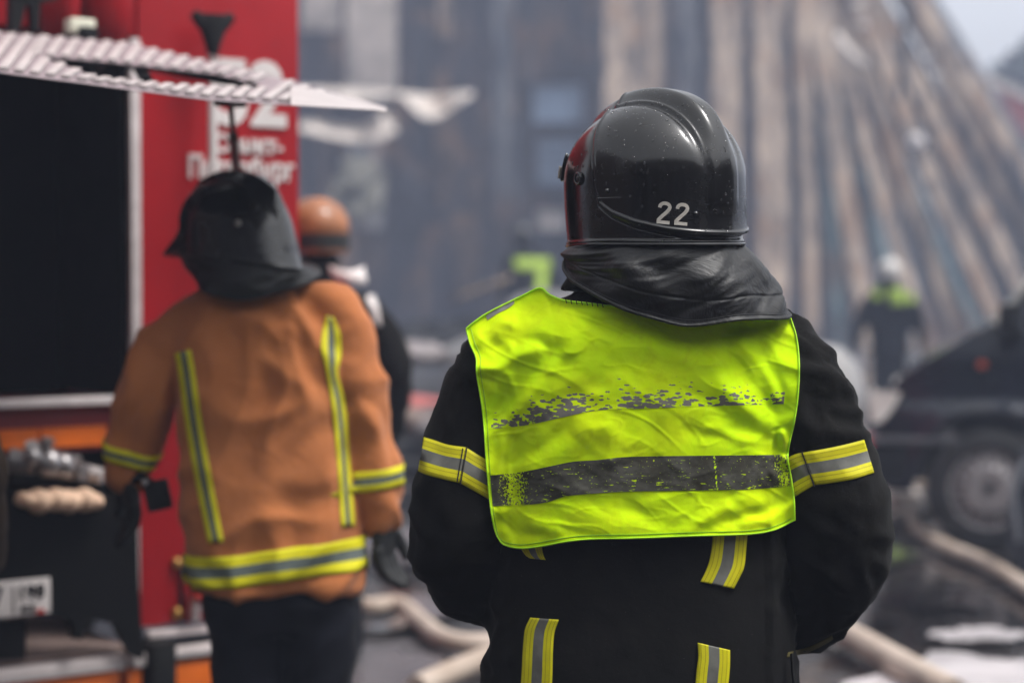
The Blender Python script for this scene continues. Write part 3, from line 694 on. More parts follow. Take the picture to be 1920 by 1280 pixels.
mb = MB(); a, b = sz(24, 1098, .141), sz(27, 1150, .141); tbox(mb, a[0], b[0], b[1], a[1], .1405, .143); mb.build('plate_line', M['trim_black'], pl)
# lettering
face_text('52', 402, 537, 228, 106, .004, M['white_paint'], 'lettering', truck, .03)
face_text('Санкт-', 402, 530, 284, 250, .004, M['white_paint'], 'lettering', truck, .03)
face_text('Петербург', 354, 551, 332, 290, .004, M['white_paint'], 'lettering', truck, .025)
# rail tube with black handle head
mb = MB(); mb.tube([FP(399, 85, .09), FP(399, 240, .09), FP(400, 420, .09)], .0135, 12); mb.build('rail', M['white_paint'], truck)
mb = MB(); h0 = FP(399, 92, .09); mb.loft([[h0 + (DV * math.cos(t_) * r_ + NV * math.sin(t_) * .028) + Vector((0, 0, z_)) for t_ in np.linspace(0, 2 * math.pi, 12, endpoint=False)] for r_, z_ in ((.012, -.02), (.022, .01), (.045, .06), (.052, .085), (.045, .10))])
for s_ in (-1, 1): mb.tube([h0 + DV * (.03 * s_) + Vector((0, 0, .07)), h0 + DV * (.062 * s_) + Vector((0, 0, .1))], [.022, .016], 10)
mb.build('rail_head', M['black_plastic'], truck)
# red bulging top lockers, lamp, black bracket at the top
mb = MB()
for (x0, x1) in ((70, 135), (150, 235)):
    a = sz(x0, 30)[0]; b = sz(x1, 30)[0]; c = TL((a + b) / 2, .03, zHead + .17)
    mb.sphere(c, ((b - a) / 2, .10, .20), 24, 14, TM)
mb.build('locker_bulge', M['red'], truck)
mb = MB(); c = FP(150, 50, .22); mb.box(c, (.075, .05, .042), TM, .008); mb.build('marker_lamp', M['cream'], truck)
mb = MB(); c2 = FP(150, 66, .20); mb.box(c2, (.05, .14, .03), TM, .004)
for q in ([(12, -40), (50, -40), (28, 60), (12, 60)], [(12, -40), (115, -40), (100, 2), (62, 10), (20, 6)], [(48, 0), (66, 6), (62, 62), (54, 62)]): mb.prism([FP(a, b, .16) for a, b in q], NV * .04)
mb.build('hinge_bracket', M['black_plastic'], truck)
# ribbed flap, hinged on the truck and drooping outwards
A0 = TL(0, 0, 2.172); e1 = DV; e2 = (NV * 1.40 + Vector((0, 0, -.30))).normalized(); fn = e1.cross(e2).normalized()
if fn.z < 0: fn = -fn
def FL(px, py, up=0.0):
    r = ray(px, py); o = A0 + fn * up; t_ = (o - CAM).dot(fn) / r.dot(fn); return CAM + r * t_
xs_ = list(range(-420, 60, 40)) + list(range(60, 500, 10)) + list(range(500, 726, 15)) + [725]
yt = lambda x: lin(x, [-420, 0, 240, 400, 560, 725], [-10, 62, 82, 119, 156, 201])
yb = lambda x: lin(x, [-420, 0, 150, 390, 725], [60, 137, 156, 188, 208])
ht = lambda x: lin(x, [80, 200, 400, 490], [107, 117, 139, 160])
hb = lambda x: lin(x, [80, 130, 180, 320, 490], [109, 126, 146, 160, 166])
def flap_face(mb, fa, fb, xs, up0, up1):
    n = len(xs); v = []
    for x in xs: v += [FL(x, fa(x), up1), FL(x, fb(x), up1), FL(x, fb(x), up0), FL(x, fa(x), up0)]
    f = []
    for i in range(n - 1):
        for k in range(4): f.append((i * 4 + k, (i + 1) * 4 + k, (i + 1) * 4 + (k + 1) % 4, i * 4 + (k + 1) % 4))
    f += [(0, 1, 2, 3), ((n - 1) * 4 + 3, (n - 1) * 4 + 2, (n - 1) * 4 + 1, (n - 1) * 4)]
    mb.add(v, f)
mb = MB()
flap_face(mb, yt, yb, [x for x in xs_ if x <= 80], 0, .018)
flap_face(mb, yt, ht, [x for x in xs_ if 80 <= x <= 490], 0, .018); flap_face(mb, hb, yb, [x for x in xs_ if 80 <= x <= 490], 0, .018)
flap_face(mb, yt, yb, [x for x in xs_ if x >= 490], 0, .018)
flap = mb.build('flap', M['rib_back'], truck, smooth=False)
mb = MB(); x = -400
while x < 560:
    def bar(xa, ya, xb, yb_):
        a, b = FL(xa, ya, .019), FL(xb, yb_, .019); t_ = (b - a); L = t_.length
        if L < .02: return
        t_.normalize(); s_ = fn.cross(t_).normalized(); E = Matrix((t_, s_, fn)).transposed(); mb.box((a + b) / 2 + fn * .004, (L, .020, .008), E, .003)
    dx = 34
    if 60 < x < 480:
        bar(x, ht(x) - 2, x + 22, yt(x + 22) + 2); bar(x, yb(x) - 5, x + 22, hb(x + 22) + 2)
    else: bar(x, yb(x) - 5, x + 46, yt(x + 46) + 3)
    x += 29
mb.build('flap_ribs', M['alu_rib'], flap)
mb = MB(); flap_face(mb, lambda x: yt(x) + 8 if x < 560 else yt(x) + 2, yb, [545, 600, 660, 700, 724], .019, .03); mb.build('flap_tip', M['alu_rib'], flap)
mb = MB()
for x in xs_[:-1]:
    pass
flap_face(mb, lambda x: yb(x) - 4, lambda x: yb(x) + 1, xs_, -.035, -.003); mb.build('flap_edge', M['trim_black'], flap)
mb = MB(); mb.tube([FL(165, 135, -.01), FL(190, 118, -.02)], .016, 8); mb.tube([FL(255, 118, -.02), FL(275, 152, -.01)], .016, 8); mb.tube([FL(90, 106, -.03), FL(280, 124, -.03), FL(480, 160, -.03)], .014, 8); mb.build('flap_brace', M['black_plastic'], flap)
mb = MB(); t1 = FL(432, 192, -.02); b1 = FP(452, 420, .10); mb.tube([t1, t1.lerp(b1, .25)], .0065, 10); mb.tube([t1.lerp(b1, .22), b1], .0125, 12); mb.box(t1, (.07, .03, .02), TM, .004); mb.build('gas_strut', mk('strut_bronze', (0.035, 0.022, 0.010), .5), truck)
# rack, brackets low on the right
mb = MB(); tbox(mb, sz(349, 1100)[0], sz(361, 1100)[0], sz(350, 1160)[1], sz(350, 1085)[1], .02, .05, .003)
mb.tube([FP(361, 1118, .05), FP(415, 1112, .05)], .012, 8); mb.tube([FP(361, 1140, .05), FP(420, 1132, .05)], .010, 8); mb.tube([FP(385, 1100, .06), FP(385, 1145, .06)], .012, 8); mb.tube([FP(415, 1112, .05), FP(420, 1140, .05)], .012, 8)
mb.build('hose_rack', M['alu'], truck)
mb = MB(); mb.box(FP(375, 1112, .08), (.05, .03, .03), TM, .006); mb.build('rear_lamp', M['red_lamp'], truck)
for py in (1055, 1148):
    mb = MB(); mb.sphere(FP(332, py, .012), .018, 10, 8); mb.build('catch', M['brass'], truck)
mb = MB(); mb.tube([FP(340, 1040, .01), FP(341, 1170, .01)], .006, 6); mb.build('panel_gap_seal', M['black_plastic'], truck)
# pump valves poking out of the bay
mb = MB(); 
def pipe(x0, y0, x1, y1, r0, r1, o0=.10, o1=.14): mb.tube([FP(x0, y0, o0), FP(x1, y1, o1)], [r0, r1], 14)
pipe(20, 862, 66, 868, .035, .03); pipe(64, 850, 100, 872, .030, .034); pipe(96, 868, 140, 880, .040, .030); pipe(136, 880, 160, 886, .026, .026)
pipe(86, 850, 90, 822, .012, .018, .14, .15); pipe(60, 852, 62, 835, .02, .024, .12, .14); pipe(140, 872, 143, 856, .012, .016, .14, .15)
for (x, y, r) in ((92, 868, .04), (118, 872, .036), (60, 856, .026)): mb.sphere(FP(x, y, .15), r, 14, 10)
vl = mb.build('pump_valve', M['steel'], truck)
mb = MB(); pipe(156, 884, 192, 892, .023, .021); mb.build('outlet_cap', M['alu_rib'], truck)
mb = MB(); pipe(10, 895, 190, 905, .035, .03, .03, .05); mb.build('pump_pipe', M['black_plastic'], truck)
# folded hose lying on the shelf of the bay
mb = MB()
rows_ = [(32, 944, 100, 916), (70, 940, 150, 916), (112, 945, 178, 925)]
fb = MB()
for k, (x0, r_) in enumerate(((44, .022), (72, .036), (104, .034), (128, .034), (158, .034), (176, .024))):
    c = FP(x0, 936 + (3 if k % 2 else 0), .15); fb.sphere(c, (r_ * .95, .05, r_ * 1.0), 18, 12, TM)
v, n_, f = fuse(fb, .006, 4); fh = from_vf(v, f).build('folded_hose', M['hose_pale'], None); tag(fh, 'pale folded hose bundle resting in the rear bay of the fire engine', 'hose')

# ------------------------------------------------------------------ helmets
def sd_poly(py, pz, pts):
    """signed distance (numpy) to an open polyline in (y,z); positive on its rear/upper side"""
    best = np.full(py.shape, 1e9); sg = np.ones(py.shape)
    for (a, b) in zip(pts[:-1], pts[1:]):
        ax, az = a; bx, bz = b; dx, dz = bx - ax, bz - az; L2 = dx * dx + dz * dz
        t_ = np.clip(((py - ax) * dx + (pz - az) * dz) / L2, 0, 1); qx = ax + t_ * dx; qz = az + t_ * dz
        d_ = np.hypot(py - qx, pz - qz); cross = dx * (pz - az) - dz * (py - ax)
        m = d_ < best; best = np.where(m, d_, best); sg = np.where(m, np.sign(cross), sg)
    return best * sg
def sst(x): x = np.clip(x, 0, 1); return x * x * (3 - 2 * x)
HA, HB, HZ, HH = .157, .133, .098, .126
def dome(nu, nv, full=True, crest=True, opening=True, seed=0):
    """helmet shell in local coordinates: x right, y front, z up, rim at z=0"""
    us = np.linspace(0, 2 * math.pi, nu, endpoint=False); rows = []
    tz = []
    k1 = int(nv * .36)
    for i in range(k1): tz.append((HZ * i / k1, 1 - .030 * ((1 - i / k1) ** 2)))
    for i in range(nv - k1 + 1):
        a = (math.pi / 2) * (i / (nv - k1)); e = 2 / 2.07
        tz.append((HZ + HH * math.sin(a) ** e, max(math.cos(a), 0) ** e))
    tz = np.array(tz); Z = tz[:, 0][:, None] * np.ones(nu)[None]; Rr = tz[:, 1][:, None]
    X = HB * Rr * np.cos(us)[None]; Y = HA * Rr * np.sin(us)[None]
    # taper: rear rim pulled down slightly, front a little fuller
    Nx = X / HB ** 2; Ny = Y / HA ** 2; Nz = np.where(Z > HZ, (Z - HZ) / HH ** 2, 0) + 1e-6
    L = np.sqrt(Nx ** 2 + Ny ** 2 + Nz ** 2); Nx /= L; Ny /= L; Nz /= L
    D = np.zeros_like(X)
    ln = [(.075, .240), (.045, .222), (.022, .190), (.004, .150), (-.006, .118), (-.010, .085), (-.017, .060), (-.040, .044), (-.075, .030), (-.115, .019), (-.150, .012), (-.175, .008)]
    sd = sd_poly(Y, Z, ln[::-1])
    d_ = sd if full else np.ones_like(sd)
    D += .0042 * sst(d_ / .0018 + .5) + .0016 * np.exp(-((d_ - .0045) / .0022) ** 2) - .0022 * np.exp(-((d_ + .004) / .0025) ** 2)
    # soft flare just above the lower seam
    if full: D += .004 * np.exp(-np.clip(d_, 0, 9) / .014) * (Z < .07) * (d_ > 0)
    if crest:
        ang = np.arctan2(Z - .03, -Y + 1e-9)          # 0 = rear horizontal, pi/2 = top
        along = sst((ang - .42) / .65) * sst((2.55 - ang) / .5)
        w = .030 + .007 * np.clip(ang, 0, 2)
        ax = np.abs(X); prof = 1 - sst((ax - w * .25) / (w * .80)); 
        D += .0195 * along * prof
        D += .0022 * along * np.exp(-((ax - w * .96) / .0028) ** 2)
        D -= .0045 * along * np.exp(-((ax - w * 1.16) / .0065) ** 2)
        tail = sst((.75 - ang) / .3) * sst((ang - .02) / .2); D += .0035 * tail * (1 - sst((ax - .022) / .012))
    rim = Z < .012; D += .0030 * np.exp(-((Z - .003) / .0032) ** 2)
    X2, Y2, Z2 = X + Nx * D, Y + Ny * D, Z + Nz * D
    Z2 = Z2 - .006 * sst((-Y2) / HA) * (1 - Z / (HZ + HH)) + .000
    mb = MB(); nr = len(tz)
    mb.v = [(X2[i, j], Y2[i, j], Z2[i, j]) for i in range(nr) for j in range(nu)]
    for i in range(nr - 1):
        for j in range(nu):
            k = (j + 1) % nu
            if opening:
                ym, zm = Y[i, j], Z[i, j]; a_ = math.atan2(Y[i, j], abs(X[i, j]))
                if zm < .098 and a_ > R(52): continue
            mb.f.append((i * nu + j, i * nu + k, (i + 1) * nu + k, (i + 1) * nu + j)); mb.mi.append(0)
    # inner rim: a turned-under lip so that the shell has thickness
    n0 = len(mb.v)
    for j in range(nu): mb.v.append((X2[0, j] * .965, Y2[0, j] * .965, Z2[0, j] + .001))
    for j in range(nu): mb.v.append((X2[0, j] * .95, Y2[0, j] * .95, Z2[0, j] + .03))
    for j in range(nu):
        k = (j + 1) % nu
        if opening and math.atan2(Y[0, j], abs(X[0, j])) > R(52): continue
        mb.f.append((j, n0 + j, n0 + k, k)); mb.mi.append(0)
        mb.f.append((n0 + j, n0 + nu + j, n0 + nu + k, n0 + k)); mb.mi.append(0)
    return mb
def xform(mb, T): mb.v = [tuple(T @ Vector(v)) for v in mb.v]; return mb
def head_mesh(T, parent, voxel=.006):
    """head with neck, in helmet-local coordinates (rim at z=0 is about ear-lobe height)"""
    mb = MB(); mb.sphere((0, -.005, .105), (.076, .095, .105), 24, 16); mb.sphere((0, .03, .03), (.058, .062, .075), 20, 14)
    mb.sphere((0, .055, -.03), (.03, .03, .026), 14, 10)
    mb.tube([(0, .10, .075), (0, .113, .045), (0, .098, .035)], [.009, .015, .012], 10)
    mb.tube([(-.024, .086, .004), (0, .094, .002), (.024, .086, .004)], [.007, .011, .007], 8)
    for s_ in (-1, 1):
        mb.sphere((s_ * .077, 0, .06), (.009, .02, .034), 12, 8); mb.sphere((s_ * .03, .078, .082), (.014, .012, .010), 10, 8)
        mb.sphere((s_ * .032, .082, .098), (.02, .012, .007), 10, 8)
    mb.tube([(0, -.02, .03), (0, -.025, -.05), (0, -.03, -.13)], [.06, .058, .066], 16)
    v, n_, f = fuse(mb, voxel, 3); mb = from_vf(v, f); return xform(mb, T).build('head', M['skin'], parent)

# ------------------------------------------------------------------ generic clothing builders
def torso_rings(secs, n=40, p=2.5):
    """secs: (centre Vector, rx, ry)"""
    rings = []
    for (c, rx, ry) in secs:
        ring = []
        for j in range(n):
            a = 2 * math.pi * j / n; ca, sa = math.cos(a), math.sin(a); e = 2 / p
            ring.append(Vector((c[0] + rx * math.copysign(abs(ca) ** e, ca), c[1] + ry * math.copysign(abs(sa) ** e, sa), c[2])))
        rings.append(ring)
    return rings
def limb(mb, pts, rad, n=18):
    q = cr([list(p) + [r] for p, r in zip(pts, rad)], max(8, len(pts) * 6))
    mb.tube([q_[:3] for q_ in q], [q_[3] for q_ in q], n)
    for p, r in ((pts[0], rad[0]), (pts[-1], rad[-1])): mb.sphere(p, r * .98, 16, 10)
def uvgrid(rows, us, vs):
    mb = MB(); mb.grid(rows); mb.uv = [(u, v) for i, v in enumerate(vs) for u in us]; return mb
def strip_view(bvh, top, bot, nu, nv, off, mat, name, parent, thick=0.0012, across='v', ulen=None):
    """a ribbon laid on a surface; outline given by two edges in picture units, each point dropped onto the surface"""
    t_ = cr(top, nu); b_ = cr(bot, nu); rows = []; nrm = []
    for i in range(nv):
        v = i / (nv - 1); row = []
        for j in range(nu):
            q = t_[j] * (1 - v) + b_[j] * v; r = ray(q[0], q[1]).normalized(); h = bvh.ray_cast(CAM, r)
            row.append((h[0] - r * off) if h[0] is not None else None)
        rows.append(row)
    Yd = np.array([[(p.y if p is not None else np.nan) for p in row] for row in rows]); ok = ~np.isnan(Yd)
    if not ok.all():
        fill = np.nanmean(Yd)
        for i in range(nv):
            idx = np.where(ok[i])[0]
            Yd[i] = np.interp(np.arange(nu), idx, Yd[i][idx]) if len(idx) else fill
    for _ in range(2):
        Yp = np.pad(Yd, 1, mode='edge'); Yd = .5 * Yd + .125 * (Yp[:-2, 1:-1] + Yp[2:, 1:-1] + Yp[1:-1, :-2] + Yp[1:-1, 2:])
    out = []
    for i in range(nv):
        v = i / (nv - 1); row = []
        for j in range(nu):
            q = t_[j] * (1 - v) + b_[j] * v; row.append(P(q[0], q[1], Yd[i, j]))
        out.append(row)
    L = ulen or sum((out[nv // 2][j + 1] - out[nv // 2][j]).length for j in range(nu - 1))
    mb = uvgrid(out, [L * j / (nu - 1) for j in range(nu)], [i / (nv - 1) for i in range(nv)])
    o = mb.build(name, mat, parent, angle=180)
    if thick: md = o.modifiers.new('t', 'SOLIDIFY'); md.thickness = thick; md.offset = 0
    return o
def ring_band(bvh, A, B, tfun, width, nphi, nv, off, mat, name, parent, start=0.0, arc=2 * math.pi, ref=None, maxd=.5):
    """a band round a limb whose axis runs A->B; rays go outwards from the axis"""
    A, B = Vector(A), Vector(B); ax = (B - A).normalized(); r0 = ref or Vector((0, -1, 0)); r0 = (r0 - ax * r0.dot(ax)).normalized(); r1 = ax.cross(r0)
    rows = []; L = 0
    for i in range(nv):
        row = []; last = .1
        for j in range(nphi):
            ph = start + arc * j / (nphi - 1); t_ = tfun(ph) + width * i / (nv - 1); o = A + ax * t_; dr = r0 * math.cos(ph) + r1 * math.sin(ph)
            h = bvh.ray_cast(o, dr, maxd); dd = (h[0] - o).length if h[0] is not None else last; last = dd
            row.append(o + dr * (dd + off))
        rows.append(row)
    L = sum((rows[0][j + 1] - rows[0][j]).length for j in range(nphi - 1))
    mb = uvgrid(rows, [L * j / (nphi - 1) for j in range(nphi)], [i / (nv - 1) for i in range(nv)])
    o = mb.build(name, mat, parent, angle=180); md = o.modifiers.new('t', 'SOLIDIFY'); md.thickness = .0012; md.offset = 0
    return o
def hand_mb(side=1, curl=.36):
    """gloved hand, local: fingers towards -z, palm facing -x*side, thumb towards +y"""
    mb = MB(); mb.sphere((0, 0, -.045), (.020, .044, .052), 16, 12); mb.tube([(0, 0, .03), (0, 0, -.02)], [.034, .032], 14)
    for k, (y, L) in enumerate(((.034, .072), (.012, .082), (-.011, .077), (-.032, .060))):
        p = Vector((0, y, -.085)); pts = [p + Vector((0, 0, .02)), p]; a = .25 * curl
        for s_ in (.42, .32, .26):
            a += curl * .75; p = p + Vector((-side * math.sin(a) * L * s_ * 1.0, 0, -math.cos(a) * L * s_)); pts.append(p)
        mb.tube(pts, [.0150, .0145, .0135, .0122, .0100], 10); mb.sphere(pts[-1], .0085, 10, 8)
    mb.tube([(0, .03, -.03), (-side * .012, .056, -.058), (-side * .022, .064, -.085), (-side * .03, .062, -.105)], [.016, .0145, .0125, .010], 10)
    return mb
HAND = {}
for s_ in (-1, 1):
    v, n_, f = fuse(hand_mb(s_), .0042, 3); HAND[s_] = (v, f)
def put_hand(loc, direction, side, parent, name='glove', mat=None, twist=0.0, scale=1.0):
    v, f = HAND[side]; z = -Vector(direction).normalized(); y = Vector((math.sin(twist), math.cos(twist), 0)); y = (y - z * y.dot(z)).normalized(); x = y.cross(z)
    E = Matrix((x, y, z)).transposed() * scale
    mb = MB(); mb.add([tuple(Vector(loc) + E @ Vector(p)) for p in v], f); return mb.build(name, mat or M['glove'], parent)
def boots(feet, yaw, parent, mat=None):
    for (x, y) in feet:
        E = Matrix.Rotation(yaw, 3, 'Z'); mb = MB(); c = Vector((x, y, 0))
        mb.sphere(c + E @ Vector((0, .07, .045)), (.052, .15, .05), 16, 10, E); mb.tube([c + Vector((0, 0, .02)), c + Vector((0, 0, .18)), c + Vector((0, 0, .33))], [.06, .055, .065], 16)
        mb.box(c + E @ Vector((0, .065, .015)), (.10, .28, .03), E, .012)
        v, n_, f = fuse(mb, .01, 3); from_vf(v, f).build('boot', mat or M['rubber'], parent)

# ------------------------------------------------------------------ MAIN FIREFIGHTER
YM = 3.335
pm = empty('person', (P(1195, 536, YM).x, YM, 0), 'person in neon yellow-green vest over black coat, black helmet numbered 22', 'person')
def Pm(px, py, dy=0.0): return P(px, py, YM + dy)
mb = MB()
secs = [(520, 1165, .060, .066, -.02), (548, 1170, .082, .080, -.02), (572, 1178, .125, .100, -.015), (600, 1185, .185, .112, -.01), (640, 1190, .238, .128, -.005), (720, 1193, .250, .145, 0),
        (850, 1195, .246, .150, 0), (1000, 1196, .240, .148, 0), (1100, 1196, .246, .152, 0), (1200, 1196, .255, .158, 0), (1290, 1196, .262, .16, 0), (1340, 1196, .262, .158, 0)]
mb.loft(torso_rings([((Pm(cx_, py).x, YM + dy, Pm(cx_, py).z), rx, ry) for (py, cx_, rx, ry, dy) in secs]))
LA = [Pm(985, 650, .0), Pm(940, 690, -.005), Pm(905, 780, -.015), Pm(880, 870, -.02), Pm(868, 950, -.02), Pm(872, 1020, 0), Pm(925, 1090, .08), Pm(1010, 1120, .17), Pm(1100, 1105, .23)]
mbL = [.075, .080, .080, .080, .084, .090, .085, .070, .052]
limb(mb, LA, mbL)
RA = [Pm(1410, 650, .0), Pm(1462, 690, -.005), Pm(1508, 780, -.015), Pm(1541, 870, -.02), Pm(1562, 955, -.02), Pm(1556, 1040, 0), Pm(1500, 1120, .08), Pm(1400, 1150, .17), Pm(1300, 1120, .23)]
limb(mb, RA, [.077, .084, .086, .086, .090, .092, .088, .070, .052])
mb.sphere(Pm(1602, 985, .0), (.045, .05, .05), 14, 10)
jv, jn, jf = fuse(mb, .0085, 7)
jv2 = folds(jv, jn, [(7, 7, 13, .011, 1), (14, 14, 24, .006, 1), (4, 4, 5, .008, 0)], 2.0)
_m = np.where((np.abs(jv[:, 0] - pm.location.x) < .205) & (jv[:, 1] < YM), .18, 1.0); _m = _m[:, None]; jv2 = jv + (jv2 - jv) * _m
jb = from_vf(jv2, jf).build('turnout_coat', M['black_cloth'], pm, angle=180)
JB = bvh_of(jv2, jf)
# stand-up collar
mb = MB(); rings = []
cc = [(472, 1160, .066, .072), (500, 1158, .078, .082), (522, 1160, .088, .088), (545, 1165, .104, .094)]
mb.loft(torso_rings([((Pm(a, b).x, YM - .02, Pm(a, b).z), rx, ry) for (b, a, rx, ry) in cc], 36, 2.1)); v, n_, f = fuse(mb, .006, 3); v = folds(v, n_, [(14, 14, 30, .004, 1)], 5)
from_vf(v, f).build('collar', M['black_cloth'], pm, angle=180)
# cuffed hands clasped in front
put_hand(Pm(1130, 1105, .25), (1, .15, -.1), 1, pm); put_hand(Pm(1270, 1118, .25), (-1, .15, -.1), -1, pm)
# trousers and boots
mb = MB(); zc = Pm(1195, 1290).z
mb.loft(torso_rings([((Pm(1195, 0).x, YM, z), rx, ry) for z, rx, ry in ((Pm(0, 1180).z, .225, .135), (zc - .02, .235, .14), (zc - .10, .22, .14), (zc - .2, .2, .13))]))
for s_ in (-1, 1): limb(mb, [(pm.location.x + s_ * .11, YM, zc - .12), (pm.location.x + s_ * .13, YM + .01, .48), (pm.location.x + s_ * .14, YM, .12)], [.115, .092, .085])
tv, tn, tf = fuse(mb, .012, 5); tv = folds(tv, tn, [(6, 6, 9, .008, 1)], 8); from_vf(tv, tf).build('trousers', M['black_cloth'], pm, angle=180)
boots([(pm.location.x - .14, YM), (pm.location.x + .14, YM)], 0, pm)
# strap end hanging at the hip
mb = MB(); mb.tube([Pm(1484, 1225, -.10), Pm(1486, 1262, -.11), Pm(1492, 1300, -.10)], .006, 8, flat=.4); mb.build('strap', M['black_cloth'], pm)

# sleeve bands: a ribbon round each upper arm with the dip seen in the photograph
def sleeve(bvh, A, B, ctr_t, k1, k2, seam_px, parent, w, start=-2.6, arc=5.2):
    ring_band(bvh, A, B, lambda ph: ctr_t + (k1 * ph if ph < 0 else k2 * ph), w, 90, 7, .0022, M['stripe'], 'reflective_stripe', parent, start=start, arc=arc, maxd=.16)
def strip_arm(top, bot, nu): return strip_view(JB, top, bot, nu, 9, .003, M['stripe'], 'reflective_stripe', pm)
strip_arm([(795, 819), (812, 824), (840, 833), (873, 838)], [(784, 883), (800, 890), (830, 898), (861, 905)], 30)
strip_arm([(874, 838), (893, 850), (913, 862), (940, 880)], [(862, 905), (885, 918), (910, 932), (940, 950)], 24)
strip_arm([(1440, 884), (1470, 862), (1488, 852), (1503, 848)], [(1450, 955), (1480, 938), (1500, 925), (1527, 909)], 24)
strip_arm([(1504, 848), (1540, 842), (1580, 834), (1620, 824)], [(1528, 909), (1560, 905), (1600, 898), (1639, 886)], 34)
# stitched seams across the bands
for (a, b) in (((876, 836), (863, 908)), ((868, 840), (857, 903)), ((1503, 846), (1527, 912))):
    pts = []
    for t_ in np.linspace(0, 1, 12):
        q = (a[0] * (1 - t_) + b[0] * t_, a[1] * (1 - t_) + b[1] * t_); r = ray(*q).normalized(); h = JB.ray_cast(CAM, r)[0]
        if h: pts.append(h - r * .0045)
    mb = MB()
    if len(pts) > 3: mb.tube(pts, .0011, 6); mb.build('seam_stitching', M['stitch_dark'], pm)
# vertical bands on back and below
strip_view(JB, [(1337, 985), (1335, 1020), (1330, 1050), (1322, 1072), (1313, 1090)], [(1403, 985), (1400, 1020), (1396, 1060), (1388, 1080), (1376, 1103)], 34, 9, .003, M['stripe'], 'reflective_stripe', pm)
strip_view(JB, [(972, 1005), (976, 1025), (985, 1040), (994, 1046)], [(1014, 1000), (1016, 1025), (1019, 1040), (1023, 1049)], 14, 9, .003, M['stripe'], 'reflective_stripe', pm)
strip_view(JB, [(994, 1157), (984, 1180), (980, 1220), (978, 1260), (975, 1300)], [(1048, 1161), (1040, 1185), (1037, 1220), (1036, 1260), (1034, 1300)], 34, 9, .003, M['stripe'], 'reflective_stripe', pm)
strip_view(JB, [(1308, 1204), (1309, 1230), (1306, 1255), (1302, 1300)], [(1369, 1218), (1369, 1240), (1368, 1260), (1364, 1300)], 30, 9, .003, M['stripe'], 'reflective_stripe', pm)
# frayed band low on the right cuff
strip_view(JB, [(1478, 1222), (1515, 1213), (1548, 1197), (1560, 1190)], [(1475, 1232), (1515, 1222), (1550, 1205), (1562, 1197)], 20, 4, .003, mk('cuff_trim', (.08, .065, .01), .8), 'cuff_trim', pm)

# ---- the vest: back panel from its outline, dropped on the coat and eased off it
topc = [(874, 616), (890, 603), (912, 588), (945, 571), (980, 554), (1012, 540), (1030, 552), (1058, 563), (1100, 568), (1140, 573), (1200, 580), (1280, 590), (1380, 598), (1440, 600), (1482, 596)]
rgtc = [(1482, 596), (1493, 632), (1498, 680), (1496, 740), (1489, 790), (1480, 830), (1477, 860), (1484, 900), (1489, 940), (1490, 974)]
botc = [(932, 1004), (945, 1020), (975, 1027), (1010, 1024), (1060, 1015), (1110, 1010), (1200, 1008), (1300, 1004), (1400, 1001), (1450, 993), (1490, 974)]
lftc = [(874, 616), (882, 645), (893, 672), (894, 700), (903, 755), (908, 800), (911, 850), (915, 900), (920, 950), (926, 985), (932, 1004)]
NU, NV_ = 260, 190
T_, B_, L_, R_ = cr(topc, NU), cr(botc, NU), cr(lftc, NV_), cr(rgtc, NV_)
uu = np.linspace(0, 1, NU)[None, :, None]; vv = np.linspace(0, 1, NV_)[:, None, None]
pxg = (1 - vv) * T_[None] + vv * B_[None] + (1 - uu) * L_[:, None] + uu * R_[:, None] - ((1 - uu) * (1 - vv) * T_[0] + uu * (1 - vv) * T_[-1] + (1 - uu) * vv * B_[0] + uu * vv * B_[-1])
Yd = np.full((NV_, NU), np.nan)
for i in range(NV_):
    for j in range(NU):
        h = JB.ray_cast(CAM, ray(*pxg[i, j]).normalized())[0]
        if h is not None and h.y < YM + .12: Yd[i, j] = h.y
for i in range(NV_):
    ok = ~np.isnan(Yd[i]); Yd[i] = np.interp(np.arange(NU), np.where(ok)[0], Yd[i][ok]) if ok.any() else YM
# the cloth hangs taut: near-surface envelope, then smoothing
Y0 = Yd.copy()
def blur(A, n):
    for _ in range(n):
        Pd = np.pad(A, 1, mode='edge'); A = .2 * A + .2 * (Pd[:-2, 1:-1] + Pd[2:, 1:-1] + Pd[1:-1, :-2] + Pd[1:-1, 2:])
    return A
Ys = blur(Y0, 260)
for _ in range(4):
    Ys = blur(np.minimum(Ys, Y0 - .004), 25)
Ys = np.minimum(Ys, Y0 - .005); Ys = blur(Ys, 5) - .003
